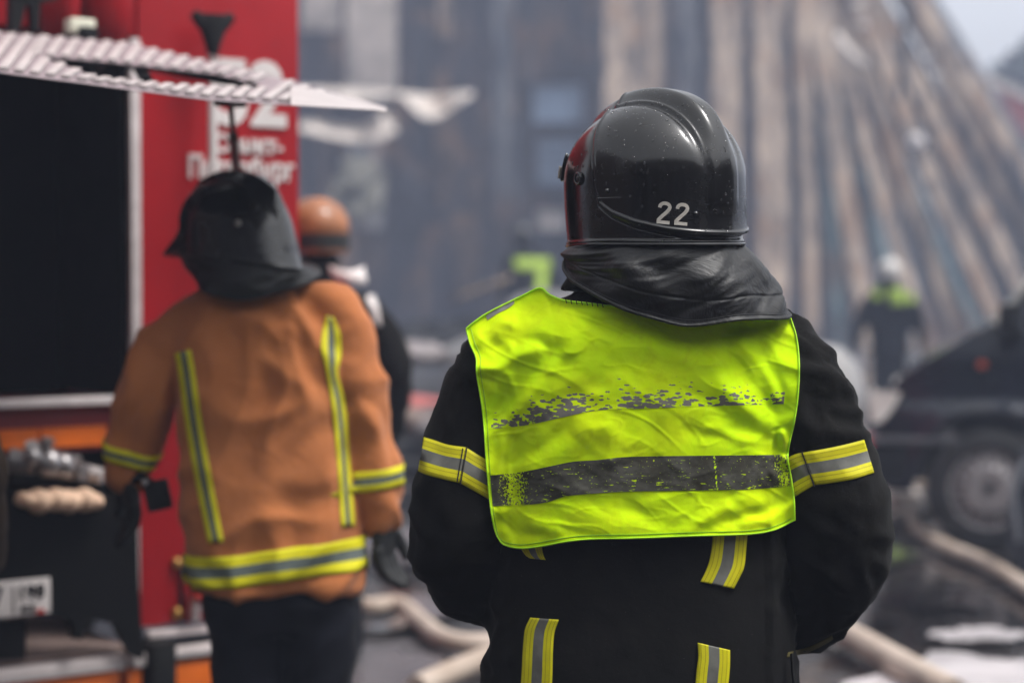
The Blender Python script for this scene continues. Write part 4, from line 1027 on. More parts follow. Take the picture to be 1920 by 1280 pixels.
# hanging hem: lower part falls straight
X_, Y_ = pxg[..., 0], pxg[..., 1]
def crease(x0, y0, x1, y1, w, amp, fade=.25):
    dx, dy = x1 - x0, y1 - y0; L = math.hypot(dx, dy); t_ = ((X_ - x0) * dx + (Y_ - y0) * dy) / L ** 2; s_ = ((X_ - x0) * dy - (Y_ - y0) * dx) / L
    env = sst((t_ + fade) / fade) * sst((1 + fade - t_) / fade); s_ = s_ + 6 * np.sin(t_ * 5 + x0)
    return amp * np.exp(-(s_ / w) ** 2) * env
D = np.zeros_like(X_)
for c in [(900, 650, 1010, 640, 16, -.010), (905, 690, 1005, 660, 14, .012), (915, 790, 1040, 655, 20, -.009), (930, 800, 1065, 665, 14, .007), (950, 850, 1110, 720, 18, -.005), (1000, 880, 1130, 800, 22, .006), (960, 870, 1060, 800, 14, -.005),
          (1460, 820, 1330, 690, 16, .006), (1465, 800, 1360, 640, 16, -.007), (1470, 780, 1400, 640, 12, .006), (1470, 760, 1430, 650, 10, -.004), (1455, 830, 1290, 740, 16, -.005), (1460, 800, 1250, 650, 20, .005),
          (1462, 815, 1482, 870, 9, .012), (1450, 810, 1468, 850, 8, -.008), (1330, 808, 1420, 822, 9, .004), (1300, 815, 1400, 800, 16, -.004),
          (1100, 610, 1220, 650, 18, .006), (1080, 590, 1190, 640, 14, -.006), (1120, 585, 1190, 600, 8, .004), (1000, 600, 1060, 590, 16, -.003), (1250, 640, 1420, 625, 20, -.006), (1180, 660, 1400, 660, 24, .004),
          (940, 960, 1040, 990, 16, .006), (935, 980, 1010, 1005, 12, -.006), (1060, 960, 1180, 985, 20, .005), (1180, 960, 1290, 990, 18, -.005), (1290, 985, 1420, 940, 16, .008), (1330, 995, 1470, 935, 14, -.008), (1400, 985, 1480, 950, 12, .007), (1370, 930, 1410, 960, 12, -.004),
          (960, 830, 970, 960, 14, -.004), (935, 830, 940, 980, 10, .006), (1140, 800, 1160, 860, 20, .003), (1215, 770, 1225, 850, 20, -.003), (1390, 870, 1400, 930, 18, .003), (1240, 860, 1250, 920, 24, -.003), (1060, 790, 1190, 830, 22, .004)]:
    D += crease(*c)
for i in range(NV_):
    for j in range(NU):
        x, y = X_[i, j], Y_[i, j]; w = noise.noise(Vector((x * .006, y * .006, 3))) * 40
        D[i, j] += .0032 * noise.noise(Vector(((x + y * .7 + w) * .006, (y - x * .4 + w) * .010, 1.5))) + .0010 * noise.noise(Vector(((x - y * .5) * .03, (y + w) * .035, 8))) + .0003 * noise.noise(Vector((x * .09, y * .11, 4))) + .0022 * max(0, .16 - abs(noise.noise(Vector(((x + .8 * y + w) * .007, (y - .5 * x) * .022, 21))))) / .16 * (.5 + noise.noise(Vector((x * .008, y * .008, 33)))) + .0016 * max(0, .12 - abs(noise.noise(Vector(((x - .6 * y) * .012, (y + .3 * x + w) * .03, 41))))) / .12 * (.4 + noise.noise(Vector((x * .011, y * .01, 53))))
D *= .72
edge = np.minimum(np.minimum(np.arange(NU)[None, :], NU - 1 - np.arange(NU)[None, :]) / 14.0, 1.0)
Yv = Ys - np.clip(D, -.008, .03) - .004
Yv = np.minimum(Yv, Y0 - .0035)
flare = sst((Y_ - 930) / 90) * .012; Yv = Yv - flare * (1 - .5 * np.abs(X_ - 1200) / 300)
rows = [[P(X_[i, j], Y_[i, j], Yv[i, j]) for j in range(NU)] for i in range(NV_)]
# sides curl round the ribs
mb = MB(); mb.grid(rows); vest = mb.build('vest', M['vest'], pm, angle=180)
md = vest.modifiers.new('t', 'SOLIDIFY'); md.thickness = .0010; md.offset = 0
VB = BVHTree.FromPolygons([tuple(p) for r in rows for p in r], [(i * NU + j, i * NU + j + 1, (i + 1) * NU + j + 1, (i + 1) * NU + j) for i in range(NV_ - 1) for j in range(NU - 1)])
# front half of the vest, over the shoulders (seen only from the side)
fr = []
for i in range(60):
    v = i / 59; z = rows[0][0].z + .02 - v * .42 + 0.0; row = []
    for j in range(50):
        u = j / 49; x = (-.235 + .47 * u) + pm.location.x; zz = z
        h = JB.ray_cast(Vector((x, YM + .8, zz)), Vector((0, -1, 0)))[0]; row.append(Vector((x, (h.y if h is not None else YM + .05) + .012, zz)))
    fr.append(row)
Yf = np.array([[p.y for p in r] for r in fr]); Yf = np.maximum(blur(Yf, 30), Yf + .002)
for i in range(60):
    for j in range(50): fr[i][j].y = Yf[i, j]
mb = MB(); mb.grid(fr); vf = mb.build('vest_front', M['vest'], pm, angle=180); md = vf.modifiers.new('t', 'SOLIDIFY'); md.thickness = .0016
# reflective bands (sub-parts of the vest)
def band(top, bot, mat, name, off, nu=200, nv=24):
    t_ = cr(top, nu); b_ = cr(bot, nu); out = []
    for i in range(nv):
        v = i / (nv - 1); row = []; 
        for j in range(nu):
            q = t_[j] * (1 - v) + b_[j] * v; r = ray(q[0], q[1]).normalized(); h = VB.ray_cast(CAM, r)[0]
            row.append((h - r * off) if h is not None else None)
        out.append(row)
    for i in range(nv):
        good = [j for j in range(nu) if out[i][j] is not None]
        for j in range(nu):
            if out[i][j] is None: out[i][j] = out[i][min(good, key=lambda k: abs(k - j))].copy()
    mb = uvgrid(out, [j / (nu - 1) for j in range(nu)], [i / (nv - 1) for i in range(nv)]); return mb.build(name, mat, vest, angle=180)
band([(918, 742), (990, 722), (1060, 700), (1150, 692), (1280, 690), (1400, 692), (1484, 700)], [(914, 804), (985, 797), (1050, 783), (1120, 769), (1200, 766), (1300, 762), (1400, 759), (1478, 757)], M['vest_upper'], 'worn_band', .0011)
band([(919, 891), (980, 884), (1030, 874), (1075, 865), (1120, 862), (1180, 856), (1300, 854), (1400, 853), (1476, 852)], [(924, 948), (980, 946), (1025, 941), (1060, 930), (1110, 925), (1180, 921), (1300, 919), (1400, 917), (1482, 911)], M['vest_lower'], 'reflective_band', .0016)
# shoulder patch
band([(911, 592), (930, 580), (950, 569), (964, 563)], [(914, 600), (932, 588), (952, 578), (964, 569)], mk('shoulder_tape', (.20, .20, .17), .5, var=.2, vs=60), 'shoulder_tape', .002, 20, 6)
# binding along the edges
def edge_tube(pts2, r, name, mat, off=.001):
    pts = []
    for (x, y) in pts2: pts.append((x, y))
    mb = MB(); w = []
    for (i, j) in pts: w.append(Vector(rows[i][j]) - Vector((0, off, 0)))
    mb.tube(w, r, 8, flat=.6); return mb.build(name, mat, vest)
edge_tube([(i, 0) for i in range(0, NV_)] + [(NV_ - 1, j) for j in range(1, NU)] + [(i, NU - 1) for i in range(NV_ - 2, -1, -1)], .0024, 'binding', M['vest_trim'])
edge_tube([(0, j) for j in range(0, NU)], .0024, 'binding', M['vest_trim'])
edge_tube([(NV_ - 4, j) for j in range(4, NU - 3)], .0008, 'hem_stitching', mk('hem_thread', (.16, .34, .01), .8), .0012)
edge_tube([(i, 4) for i in range(3, NV_ - 3)], .0007, 'side_stitching', mk('side_thread', (.2, .4, .01), .8), .0012)
mb = MB()
for k in range(8):
    j = int(np.argmin(np.abs(T_[:, 0] - (1062 + k * 9.5)))); c = rows[0][j]; mb.tube([c + Vector((-.001, -.0045, .004)), c + Vector((.0, -.0052, 0)), c + Vector((.0012, -.0045, -.004))], .0008, 6)
mb.build('neck_stitching', M['stitch_dark'], vest)

# ---- helmet 22
HS = 1.030
HC = P(1227, 455, 3.31); YAW = R(40)
T22 = Matrix.Translation(HC) @ Matrix.Rotation(R(-1.5), 4, 'Y') @ Matrix.Rotation(YAW, 4, 'Z') @ Matrix.Scale(HS, 4)
hm = xform(dome(760, 380), T22); helm = hm.build('helmet', M['helmet'], pm, angle=180)
HBV = bvh_of(hm.v, hm.f)
head_mesh(T22 @ Matrix.Translation((0, .01, .0)), pm)
def on_helmet(px, py, off=0.0):
    r = ray(px, py).normalized(); h, nrm, _, _ = HBV.ray_cast(CAM, r)
    if h is None: return None, None
    if nrm.dot(r) > 0: nrm = -nrm
    return h + nrm * off, nrm
# number 22, bold digits drawn as one stroke each
def digit2(x0, y0, w, h, slant):
    top = []; 
    path = [(.10, .30), (.14, .12), (.34, .02), (.55, .0), (.78, .05), (.92, .2), (.88, .40), (.66, .60), (.36, .80), (.16, .92)]
    q = cr(path, 26); polys = []
    for k in range(len(q) - 1): polys.append((q[k], q[k + 1]))
    return q
mb = MB()
def stroke(path, wd, px0, py0, sx, sy, shear):
    q = cr(path, 30); n = len(q); L = []; Rr_ = []
    for k in range(n):
        t_ = q[min(k + 1, n - 1)] - q[max(k - 1, 0)]; t_ = t_ / np.linalg.norm(t_); nn = np.array([-t_[1], t_[0]]); L.append(q[k] + nn * wd / 2); Rr_.append(q[k] - nn * wd / 2)
    rws = []
    for e in range(5):
        f = e / 4; rws.append([a * (1 - f) + b * f for a, b in zip(L, Rr_)])
    out = []
    for r_ in rws:
        row = []
        for p in r_:
            x = px0 + (p[0] + shear * (1 - p[1] / 1.6)) * sx; y = py0 + p[1] * sy + .085 * (p[0] * sx); h, _ = on_helmet(x, y, .0007); row.append(h)
        out.append(row)
    mb.grid(out)
for (x0, y0) in ((1231, 377), (1264, 379.5)):
    sx = sy = 26.0
    stroke([(.16, .46), (.20, .28), (.36, .15), (.52, .12), (.76, .17), (.88, .34), (.84, .52), (.68, .74), (.42, 1.0), (.20, 1.24), (.08, 1.40)], .25, x0, y0, sx, sy, .10)
    stroke([(.0, 1.50), (.25, 1.49), (.5, 1.49), (.93, 1.50)], .24, x0, y0, sx, sy, .10)
mb.build('number_marking', M['silver_mark'], helm)
# rivets, visor pivot ring, lower bead
for (px, py, r_) in ((1139, 358, .0042), (1304, 401, .0045)):
    h, nrm = on_helmet(px, py, .0006)
    mb = MB(); mb.sphere(h, (r_, r_, r_), 14, 8); mb.build('rivet', M['trim_black'], helm)
h, nrm = on_helmet(1086, 335, .003)
if h is not None:
    E = nrm.to_track_quat('Z', 'Y').to_matrix(); mb = MB(); ringp = [h + E @ Vector((math.cos(a) * .0088, math.sin(a) * .0088, 0)) for a in np.linspace(0, 2 * math.pi, 28)]
    mb.tube(ringp, .0022, 8); mb.sphere(h - nrm * .001, (.0055, .0055, .003), 12, 8, E); mb.build('visor_pivot', M['trim_black'], helm)
# visor raised at the brow: dark brow rim with a pale acrylic edge
def brow(rad, z0, z1, a0, a1, mat, name, th=.003):
    rws = []
    for i in range(8):
        z = z0 + (z1 - z0) * i / 7; row = []
        for j in range(50):
            a = a0 + (a1 - a0) * j / 49; f = rad * (1 - .35 * ((z - HZ) / .12) ** 2)
            row.append(T22 @ Vector((HB * f * math.cos(a), HA * f * math.sin(a), z)))
        rws.append(row)
    mb = MB(); mb.grid(rws); o = mb.build(name, mat, helm); md = o.modifiers.new('t', 'SOLIDIFY'); md.thickness = th; return o
brow(1.035, .105, .150, R(48), R(132), M['trim_black'], 'brow_rim', .004)
brow(1.075, .110, .130, R(52), R(128), mk('acrylic_edge', (.42, .38, .34), .3), 'visor', .003)
# lower bead tube round the rim
mb = MB(); pts = [T22 @ Vector((HB * .985 * math.cos(a), HA * .985 * math.sin(a), -.001 - .006 * max(0, -math.sin(a)))) for a in np.linspace(R(-232), R(52), 120)]
mb.tube(pts, .0026, 8); mb.build('rim_bead', M['trim_black'], helm)
# inner band under the shell
mb = MB(); rr_ = []
for z, k_ in ((.02, .93), (-.012, .90), (-.016, .86)): rr_.append([T22 @ Vector((HB * k_ * math.cos(a), HA * k_ * math.sin(a) - .004, z)) for a in np.linspace(R(-225), R(45), 80)])
mb.grid(rr_); mb.build('inner_band', M['black_cloth'], helm)
# water drops
mb = MB(); rng = random.Random(11)
for k in range(900):
    px = rng.uniform(1070, 1392); py = 190 + (rng.random() ** 1.1) * 262
    h, nrm = on_helmet(px, py, 0)
    if h is None: continue
    if rng.random() > .30 + .7 * max(0, nrm.z): continue
    r_ = rng.choice((.0008, .001, .0013, .0017, .0023)); E = nrm.to_track_quat('Z', 'Y').to_matrix(); mb.sphere(h, (r_, r_ * rng.uniform(.9, 1.5), r_ * .6), 8, 6, E)
wd = mb.build('water_drops', M['water'], helm); wd['kind'] = 'stuff'

# ---- leather neck cape
top_l = [T22 @ Vector((HB * .90 * math.cos(a), HA * .90 * math.sin(a), .004)) for a in np.linspace(R(-215), R(32), 150)]
ctrl = [  # (px, py, Y) of the lower edge from front-left round the back to the front-right
    (1078, 478, 3.40), (1063, 487, 3.325), (1067, 512, 3.27), (1088, 535, 3.225), (1120, 556, 3.195), (1160, 574, 3.178), (1205, 590, 3.168), (1250, 602, 3.160), (1292, 609, 3.157), (1340, 607, 3.158),
    (1385, 599, 3.165), (1430, 596, 3.185), (1462, 598, 3.205), (1476, 594, 3.245), (1462, 570, 3.32), (1430, 545, 3.40), (1395, 520, 3.44)]
bq = cr([list(P(*c)) for c in ctrl], 150)
NVc = 64; rowsC = []
for i in range(NVc):
    v = i / (NVc - 1); row = []
    for j in range(150):
        a = Vector(top_l[j]); b = Vector(bq[j]); u = j / 149
        m_ = a.lerp(b, v); out = Vector((m_.x - HC.x, m_.y - HC.y, 0)).normalized()
        bulge = .016 * math.sin(math.pi * min(1, v * 1.05)) * (1 if v < .9 else 1)
        w = noise.noise(Vector((u * 3, v * 2, 2))) * .5
        fold = .011 * v ** .6 * math.sin(u * 30 + 6 * w - v * 3.0) * (.4 + .6 * abs(noise.noise(Vector((u * 5, 7, v)))) * 2)
        fold += .012 * noise.noise(Vector((u * 11 + v * 2.5, v * 1.6 - u * 1, 5))) + .0045 * (0.35 - abs(noise.noise(Vector((u * 20 + v * 6, v * 4, 9))))) * 2 * v
        seam = -.003 * math.exp(-((v - .72) / .012) ** 2)
        env = math.sin(math.pi * min(max(v, 0), 1)) ** .5 if v < .93 else 1.0 * (math.sin(math.pi * .93) ** .5)
        row.append(m_ + out * (bulge + fold * env + seam) + Vector((0, 0, .004 * noise.noise(Vector((u * 12, v * 4, 1))) * v)))
    rowsC.append(row)
mb = MB(); mb.grid(rowsC); cape = mb.build('neck_cape', M['leather'], pm, angle=180)
md = cape.modifiers.new('t', 'SOLIDIFY'); md.thickness = .0022; md.offset = -1
mb = MB(); mb.tube([rowsC[-1][j] for j in range(150)], .0030, 8); mb.tube([rowsC[-4][j] - Vector((0, .0005, 0)) for j in range(150)], .0009, 6); mb.build('cape_hem', M['leather'], cape)

# ------------------------------------------------------------------ ORANGE-COAT FIREFIGHTER
YO = 4.78
po = empty('person', (P(520, 536, YO).x, YO, 0), 'person in orange coat with yellow stripes and black caped helmet beside the fire engine', 'person')
def Po(px, py, dy=0.0): return P(px, py, YO + dy)
mb = MB()
secs = [(520, 470, .058, .062, .02), (545, 472, .10, .085, .01), (572, 474, .165, .105, .0), (605, 480, .205, .118, 0), (680, 488, .205, .128, 0), (800, 497, .200, .13, 0), (950, 508, .202, .132, 0), (1040, 515, .204, .134, 0), (1090, 517, .205, .136, 0), (1106, 517, .203, .134, 0)]
mb.loft(torso_rings([((Po(cx_, py).x, YO + dy, Po(cx_, py).z), rx, ry) for (py, cx_, rx, ry, dy) in secs]))
limb(mb, [Po(360, 615), Po(318, 650), Po(285, 720), Po(262, 800, .02), Po(245, 850, .04), Po(238, 885, .05)], [.075, .072, .066, .060, .056, .050])
limb(mb, [Po(600, 590), Po(632, 610), Po(656, 680), Po(682, 770), Po(699, 850), Po(706, 930, .01), Po(710, 965, .01)], [.078, .075, .066, .061, .058, .053, .048])
ov, on_, of = fuse(mb, .0105, 7)
ov = folds(ov, on_, [(9, 9, 4.5, .016, 1), (5, 5, 10, .013, 1), (18, 18, 22, .003, 0)], 4.0)
oc = from_vf(ov, of).build('turnout_coat', M['orange_cloth'], po, angle=180); OB = bvh_of(ov, of)
so_ = M['stripe_orange']
strip_view(OB, [(328, 662), (334, 700), (345, 780), (362, 880), (390, 1018)], [(358, 655), (366, 700), (377, 780), (394, 880), (420, 1016)], 40, 8, .004, so_, 'reflective_stripe', po)
strip_view(OB, [(612, 592), (604, 625), (602, 655), (610, 690), (622, 760), (632, 860), (640, 988)], [(625, 594), (638, 625), (640, 668), (634, 700), (648, 760), (656, 860), (666, 986)], 50, 8, .004, so_, 'reflective_stripe', po)
def hem_t(ph): return 0.0
top0 = Po(515, 1018).z
A_ = Vector((Po(517, 1040).x, YO, top0)); B2 = A_ + Vector((0, 0, -1))
ring_band(OB, A_, B2, lambda ph: .022 * math.sin(ph) * 1.0 + .0, .076, 120, 8, .004, so_, 'reflective_stripe', po, start=-math.pi, arc=2 * math.pi, maxd=.4)
ring_band(OB, Po(690, 800), Po(708, 955, .01), lambda ph: .098, .048, 60, 6, .004, so_, 'reflective_stripe', po, start=-math.pi, arc=2 * math.pi, maxd=.15)
ring_band(OB, Po(262, 790, .02), Po(240, 880, .05), lambda ph: .062, .040, 60, 6, .004, so_, 'reflective_stripe', po, start=-math.pi, arc=2 * math.pi, maxd=.15)
put_hand(Po(717, 965, .01), (0.02, .05, -1), -1, po, twist=.3, scale=1.15); 
put_hand(Po(238, 885, .05), (.15, .1, -1), 1, po, twist=-.3, scale=1.15)
mb = MB(); mb.loft(torso_rings([((Po(517, 0).x, YO, z), rx, ry) for z, rx, ry in ((.80, .18, .115), (.70, .185, .12), (.62, .16, .11))]))
for s_ in (-1, 1): limb(mb, [(po.location.x + s_ * .075 + .015, YO, .66), (po.location.x + s_ * .085 + .01, YO, .4), (po.location.x + s_ * .09, YO, .1)], [.10, .085, .075])
v, n_, f = fuse(mb, .012, 5); v = folds(v, n_, [(6, 6, 9, .010, 1)], 3); from_vf(v, f).build('trousers', M['navy_cloth'], po, angle=180)
boots([(po.location.x - .09, YO), (po.location.x + .09, YO)], 0, po)
# radio in the left hand
rd = empty('handheld_radio', Po(285, 930, .0), 'black boxy radio held in the gloved hand beside the orange coat', 'radio')
mb = MB(); E = Matrix.Rotation(R(-12), 3, 'Y'); mb.box(Po(296, 928, -.02), (.058, .035, .072), E, .006); mb.build('casing', M['black_plastic'], rd)
mb = MB(); mb.tube([Po(282, 905, -.02), Po(262, 892, .0), Po(246, 905, .03)], .012, 8); mb.build('carry_handle', M['black_plastic'], rd)
mb = MB(); mb.sphere(Po(272, 905, -.03), .010, 10, 8); mb.build('knob', M['steel'], rd)
# helmet of the orange-coat firefighter
HC2 = P(436, 486, YO - .01)
T2 = Matrix.Translation(HC2) @ Matrix.Rotation(R(3), 4, 'Y') @ Matrix.Rotation(R(62), 4, 'Z') @ Matrix.Scale(.86, 4)
hm = dome(200, 100, full=False)
def _fl(v):
    x, y, z = v; t_ = max(0, 1 - z / .15) ** 1.3
    if y < 0: return (x * (1 + .10 * t_), y * (1 + .36 * t_), z - .012 * t_ * (-y / HA))
    return (x * (1 + .06 * t_), y, z)
hm.v = [_fl(v) for v in hm.v]; hm = xform(hm, T2); h2 = hm.build('helmet', M['helmet'], po, angle=180); HB2 = bvh_of(hm.v, hm.f)
mb = MB(); rws = []
for k_, z in ((0, .085), (.08, .055), (.24, .022), (.34, .0)):
    rws.append([T2 @ Vector((HB * (1.0 + k_ * (.12 + .5 * max(0, math.sin(a)))) * math.cos(a), HA * (1.0 + k_ * (1.05 if math.sin(a) > 0 else .35)) * math.sin(a), z + .05 * (1 - abs(math.sin(a))) * k_)) for a in np.linspace(R(25), R(155), 50)])
mb.grid(rws); o = mb.build('peak', M['helmet'], h2); md = o.modifiers.new('t', 'SOLIDIFY'); md.thickness = .004
mb = MB(); qq = cr([(486, 368), (503, 395), (520, 430), (545, 474)], 24)
mb.tube([P(a, b, YO - .03) for a, b in qq], [.004 + .007 * math.sin(math.pi * min(1, (k + 2) / 25)) for k in range(24)], 8); mb.build('crest_trim', M['white_paint'], h2)
r_ = ray(446, 418).normalized(); h = HB2.ray_cast(CAM, r_)[0]
mb = MB(); mb.sphere((h if h is not None else P(446, 418, YO - .15)), .008, 12, 8); mb.build('rivet', M['silver_mark'], h2)
head_mesh(T2 @ Matrix.Translation((0, .01, 0)), po, .008)
tl = [T2 @ Vector((HB * 1.0 * math.cos(a), HA * (1.0 if math.sin(a) > 0 else 1.22) * math.sin(a), .006)) for a in np.linspace(R(-220), R(25), 80)]
ct = [(372, 500, 4.85), (362, 520, 4.74), (378, 545, 4.665), (415, 558, 4.635), (455, 563, 4.625), (500, 556, 4.63), (550, 540, 4.65), (590, 524, 4.70), (604, 514, 4.77), (572, 488, 4.86)]
bq2 = cr([list(P(*c)) for c in ct], 80); rws = []
for i in range(26):
    v = i / 25; row = []
    for j in range(80):
        m_ = Vector(tl[j]).lerp(Vector(bq2[j]), v); out = Vector((m_.x - HC2.x, m_.y - HC2.y, 0)).normalized(); u = j / 79
        row.append(m_ + out * (.012 * math.sin(math.pi * v) + .008 * v * math.sin(u * 22) + .01 * noise.noise(Vector((u * 6, v * 3, 3))) * math.sin(math.pi * v)))
    rws.append(row)
mb = MB(); mb.grid(rws); c2 = mb.build('neck_cape', M['leather'], po, angle=180); md = c2.modifiers.new('t', 'SOLIDIFY'); md.thickness = .003

# ------------------------------------------------------------------ generic distant people
def figure(loc, yaw, h, label, coat, trous, hel_mat, vox=.018, arm=((.30, -.05, 1.12), (.34, .12, .92)), arm2=None, bands=None, base=0.0, lean=0.0, group=None, helmet_scale=.86):
    p = empty('person', (loc[0], loc[1], base), label, 'person', group)
    k = h / 1.78; E = Matrix.Rotation(yaw, 3, 'Z'); o = Vector((loc[0], loc[1], base))
    def W(x, y, z): return o + (E @ Vector((x, y + lean * max(0, z - .9), z))) * k
    mb = MB(); rg = []
    for z, rx, ry in ((1.50, .06, .065), (1.46, .11, .09), (1.42, .17, .11), (1.34, .215, .125), (1.15, .21, .13), (.95, .20, .13), (.78, .215, .14)):
        c = W(0, 0, z); rg.append([c + E @ Vector((rx * k * math.cos(a), ry * k * math.sin(a), 0)) for a in np.linspace(0, 2 * math.pi, 28, endpoint=False)])
    mb.loft(rg)
    hands = []
    for s_, ar in ((-1, arm2 or arm), (1, arm)):
        e = ar[0]; w = ar[1]; pts = [W(s_ * .17, 0, 1.38), W(s_ * (e[0] * .5 + .12), e[1] * .5, (1.38 + e[2]) / 2), W(s_ * e[0], e[1], e[2]), W(s_ * w[0], w[1], w[2])]
        limb(mb, pts, [.075 * k, .072 * k, .062 * k, .048 * k], 12); hands.append((pts[-1], (pts[-1] - pts[-2])))
    v, n_, f = fuse(mb, vox, 4); v = folds(v, n_, [(7, 7, 9, .010, 1)], loc[0]); from_vf(v, f).build('turnout_coat', coat, p, angle=180); bv = bvh_of(v, f)
    mb = MB(); mb.loft([[W(0, -.005, z) + E @ Vector((rx * k * math.cos(a), rx * 1.05 * k * math.sin(a), 0)) for a in np.linspace(0, 2 * math.pi, 24, endpoint=False)] for z, rx in ((1.44, .10), (1.49, .085), (1.56, .082), (1.59, .08))]); mb.build('collar', coat, p)
    mb = MB(); mb.loft([[W(0, 0, z) + E @ Vector((rx * k * math.cos(a), ry * k * math.sin(a), 0)) for a in np.linspace(0, 2 * math.pi, 24, endpoint=False)] for z, rx, ry in ((.88, .17, .115), (.78, .18, .12), (.7, .16, .11))])
    for s_ in (-1, 1): limb(mb, [W(s_ * .09, 0, .76), W(s_ * .10, .02, .45), W(s_ * .11, 0, .1)], [.10 * k, .08 * k, .072 * k], 12)
    v, n_, f = fuse(mb, vox, 4); from_vf(v, f).build('trousers', trous, p, angle=180)
    boots([tuple(W(s_ * .11, 0, 0).xy) for s_ in (-1, 1)], yaw, p) if base == 0 else None
    if base: 
        for s_ in (-1, 1):
            mb = MB(); c = W(s_ * .11, .06, .05); mb.sphere(c, (.05, .14, .06), 12, 8, E); mb.build('boot', M['rubber'], p)
    for (a, dr), s_ in zip(hands, (-1, 1)): put_hand(a, dr, s_, p, scale=1.1)
    T = Matrix.Translation(W(0, .02, 1.60)) @ Matrix.Rotation(yaw, 4, 'Z') @ Matrix.Scale(helmet_scale * k, 4)
    if hel_mat: xform(dome(90, 44, full=False, crest=False), T).build('helmet', hel_mat, p, angle=180)
    head_mesh(T, p, .012)
    for (z0, w_, mt) in (bands or []): ring_band(bv, W(0, 0, z0), W(0, 0, z0 - .5), lambda ph: 0, w_, 48, 3, .006, mt, 'reflective_stripe', p, start=-math.pi, maxd=.5)
    return p, W, bv, T

# orange-helmeted person half behind the engine and the orange coat
p3 = P(588, 536, 7.35)
fg, W3, bv3, T3 = figure((p3.x, 7.5), R(20), 1.755, 'person with scuffed orange helmet and black goggle strap, half hidden behind the orange coat', M['black_cloth'], M['navy_cloth'], M['helmet_orange'], .014, helmet_scale=.92)
mb = MB(); rws = [[T3 @ Vector((HB * 1.035 * math.cos(a), HA * 1.035 * math.sin(a), z)) for a in np.linspace(0, 2 * math.pi, 60)] for z in (.012, .075)]
mb.grid(rws); mb.build('goggle_strap', M['rubber'], fg)
mb = MB(); rws = []
for v in np.linspace(0, 1, 6): rws.append([P(618 + 66 * u - 10 * v * (1 - u) * 0, 497 + 36 * v + 10 * math.sin(u * 3), 7.32 - .05 * math.sin(u * 3) - .03 * v) + Vector((.0, 0, 0)) if v < .5 else P(626 + 62 * u, 497 + 36 * v, 7.30 - .05 * math.sin(u * 3)) for u in np.linspace(0, 1, 14)])
mb.grid(rws); o = mb.build('neck_flap', M['white_paint'], fg); md = o.modifiers.new('t', 'SOLIDIFY'); md.thickness = .006
strip_view(bv3, [(686, 556), (694, 578), (704, 606)], [(700, 552), (710, 578), (714, 612)], 12, 4, .02, M['white_paint'], 'shoulder_patch', fg)
# two far people on the rubble
a = P(1000, 480, 23)
pc, Wc, bc, Tc = figure((a.x, 23), R(15), 1.72, 'distant person with yellow-banded dark coat stooping in the smoke by the house windows', M['navy_cloth'], M['navy_cloth'], M['helmet'], .03, base=P(1000, 478, 23).z - 1.36, lean=.75)
strip_view(bc, [(964, 484), (1032, 484)], [(966, 506), (1032, 506)], 10, 5, .05, M['vest_far'], 'reflective_stripe', pc)
strip_view(bc, [(1008, 508), (1003, 556)], [(1028, 508), (1022, 556)], 8, 5, .05, M['vest_far'], 'reflective_stripe', pc)
a = P(1668, 490, 20.7)
pf, Wf, bf_, Tf = figure((a.x, 20.7), R(-10), 1.78, 'distant person with white helmet and hi-vis shoulder patches below the leaning boards', M['navy_cloth'], M['navy_cloth'], M['helmet_white'], .03, base=P(1668, 494, 20.7).z - 1.74)
for (x, y, w) in ((1618, 530, 16), (1644, 550, 18), (1683, 556, 26), (1708, 560, 14)):
    strip_view(bf_, [(x - w / 2, y - w * .6), (x + w / 2, y - w * .6)], [(x - w / 2, y + w * .6), (x + w / 2, y + w * .6)], 6, 6, .05, M['vest_far'], 'hi_vis_patch', pf)
# person at the left frame edge: only a drab sleeve comes into the picture
pe = P(-330, 536, 4.55)
figure((pe.x, 4.62), R(-20), 1.74, 'person at the left frame edge, only a drab brown coat sleeve showing', M['brown_cloth'], M['navy_cloth'], M['helmet'], .014, arm=((.47, -.10, 1.08), (.33, .12, .84)))

# ------------------------------------------------------------------ dark van
VO = Vector((P(1640, 536, 11.0).x, 11.0, 0)); VYAW = R(-14)
van = empty('minivan', VO, 'dark navy minivan parked on the right, facing left, with silver hubcap', 'van', rz=VYAW)
VE = Matrix.Rotation(VYAW, 3, 'Z')
def V(x, y, z): return VO + VE @ Vector((x, y, z))
def van_mat():
    n = N('navy_paint'); return n.set(base=n.mix(n.range(n.noise(3, 4), .3, .7), (0.002, 0.004, 0.010), (0.004, 0.007, 0.018)), rough=n.math('ADD', .16, n.math('MULTIPLY', n.noise(9, 4), .18)), spec=.5, coat=.3)
M['navy'] = van_mat()
prof = [(.02, .36), (.0, .50), (-.01, .62), (.03, .70), (.05, .80), (.08, .87), (.18, .97), (.315, 1.057), (.48, 1.16), (.60, 1.225), (.68, 1.28), (.84, 1.48), (1.02, 1.68), (1.30, 1.83), (1.7, 1.90), (2.6, 1.92), (4.0, 1.84), (4.45, 1.70), (4.55, 1.1), (4.58, .5), (4.5, .32)]
pr = cr(prof, 90); rings = []
Wd = 1.75
for k, (ins, zz) in enumerate(((0.0, 0), (.05, 0))): pass
def vhalf(x, z):    # half-width: tumblehome above the belt, rounded nose in plan
    w = Wd / 2; w -= .16 * max(0, (z - 1.05)) / .8; w -= .20 * max(0, (.45 - x)) ** 1.5; w -= .012 * math.exp(-((z - .80) / .02) ** 2); w += .030 * float(sst(np.array((.83 - z) / .05))) - .012; return w
mb = MB(); nlev = 26
sides = []
wheels = [(.62 + .0, .34), (3.45, .34)]
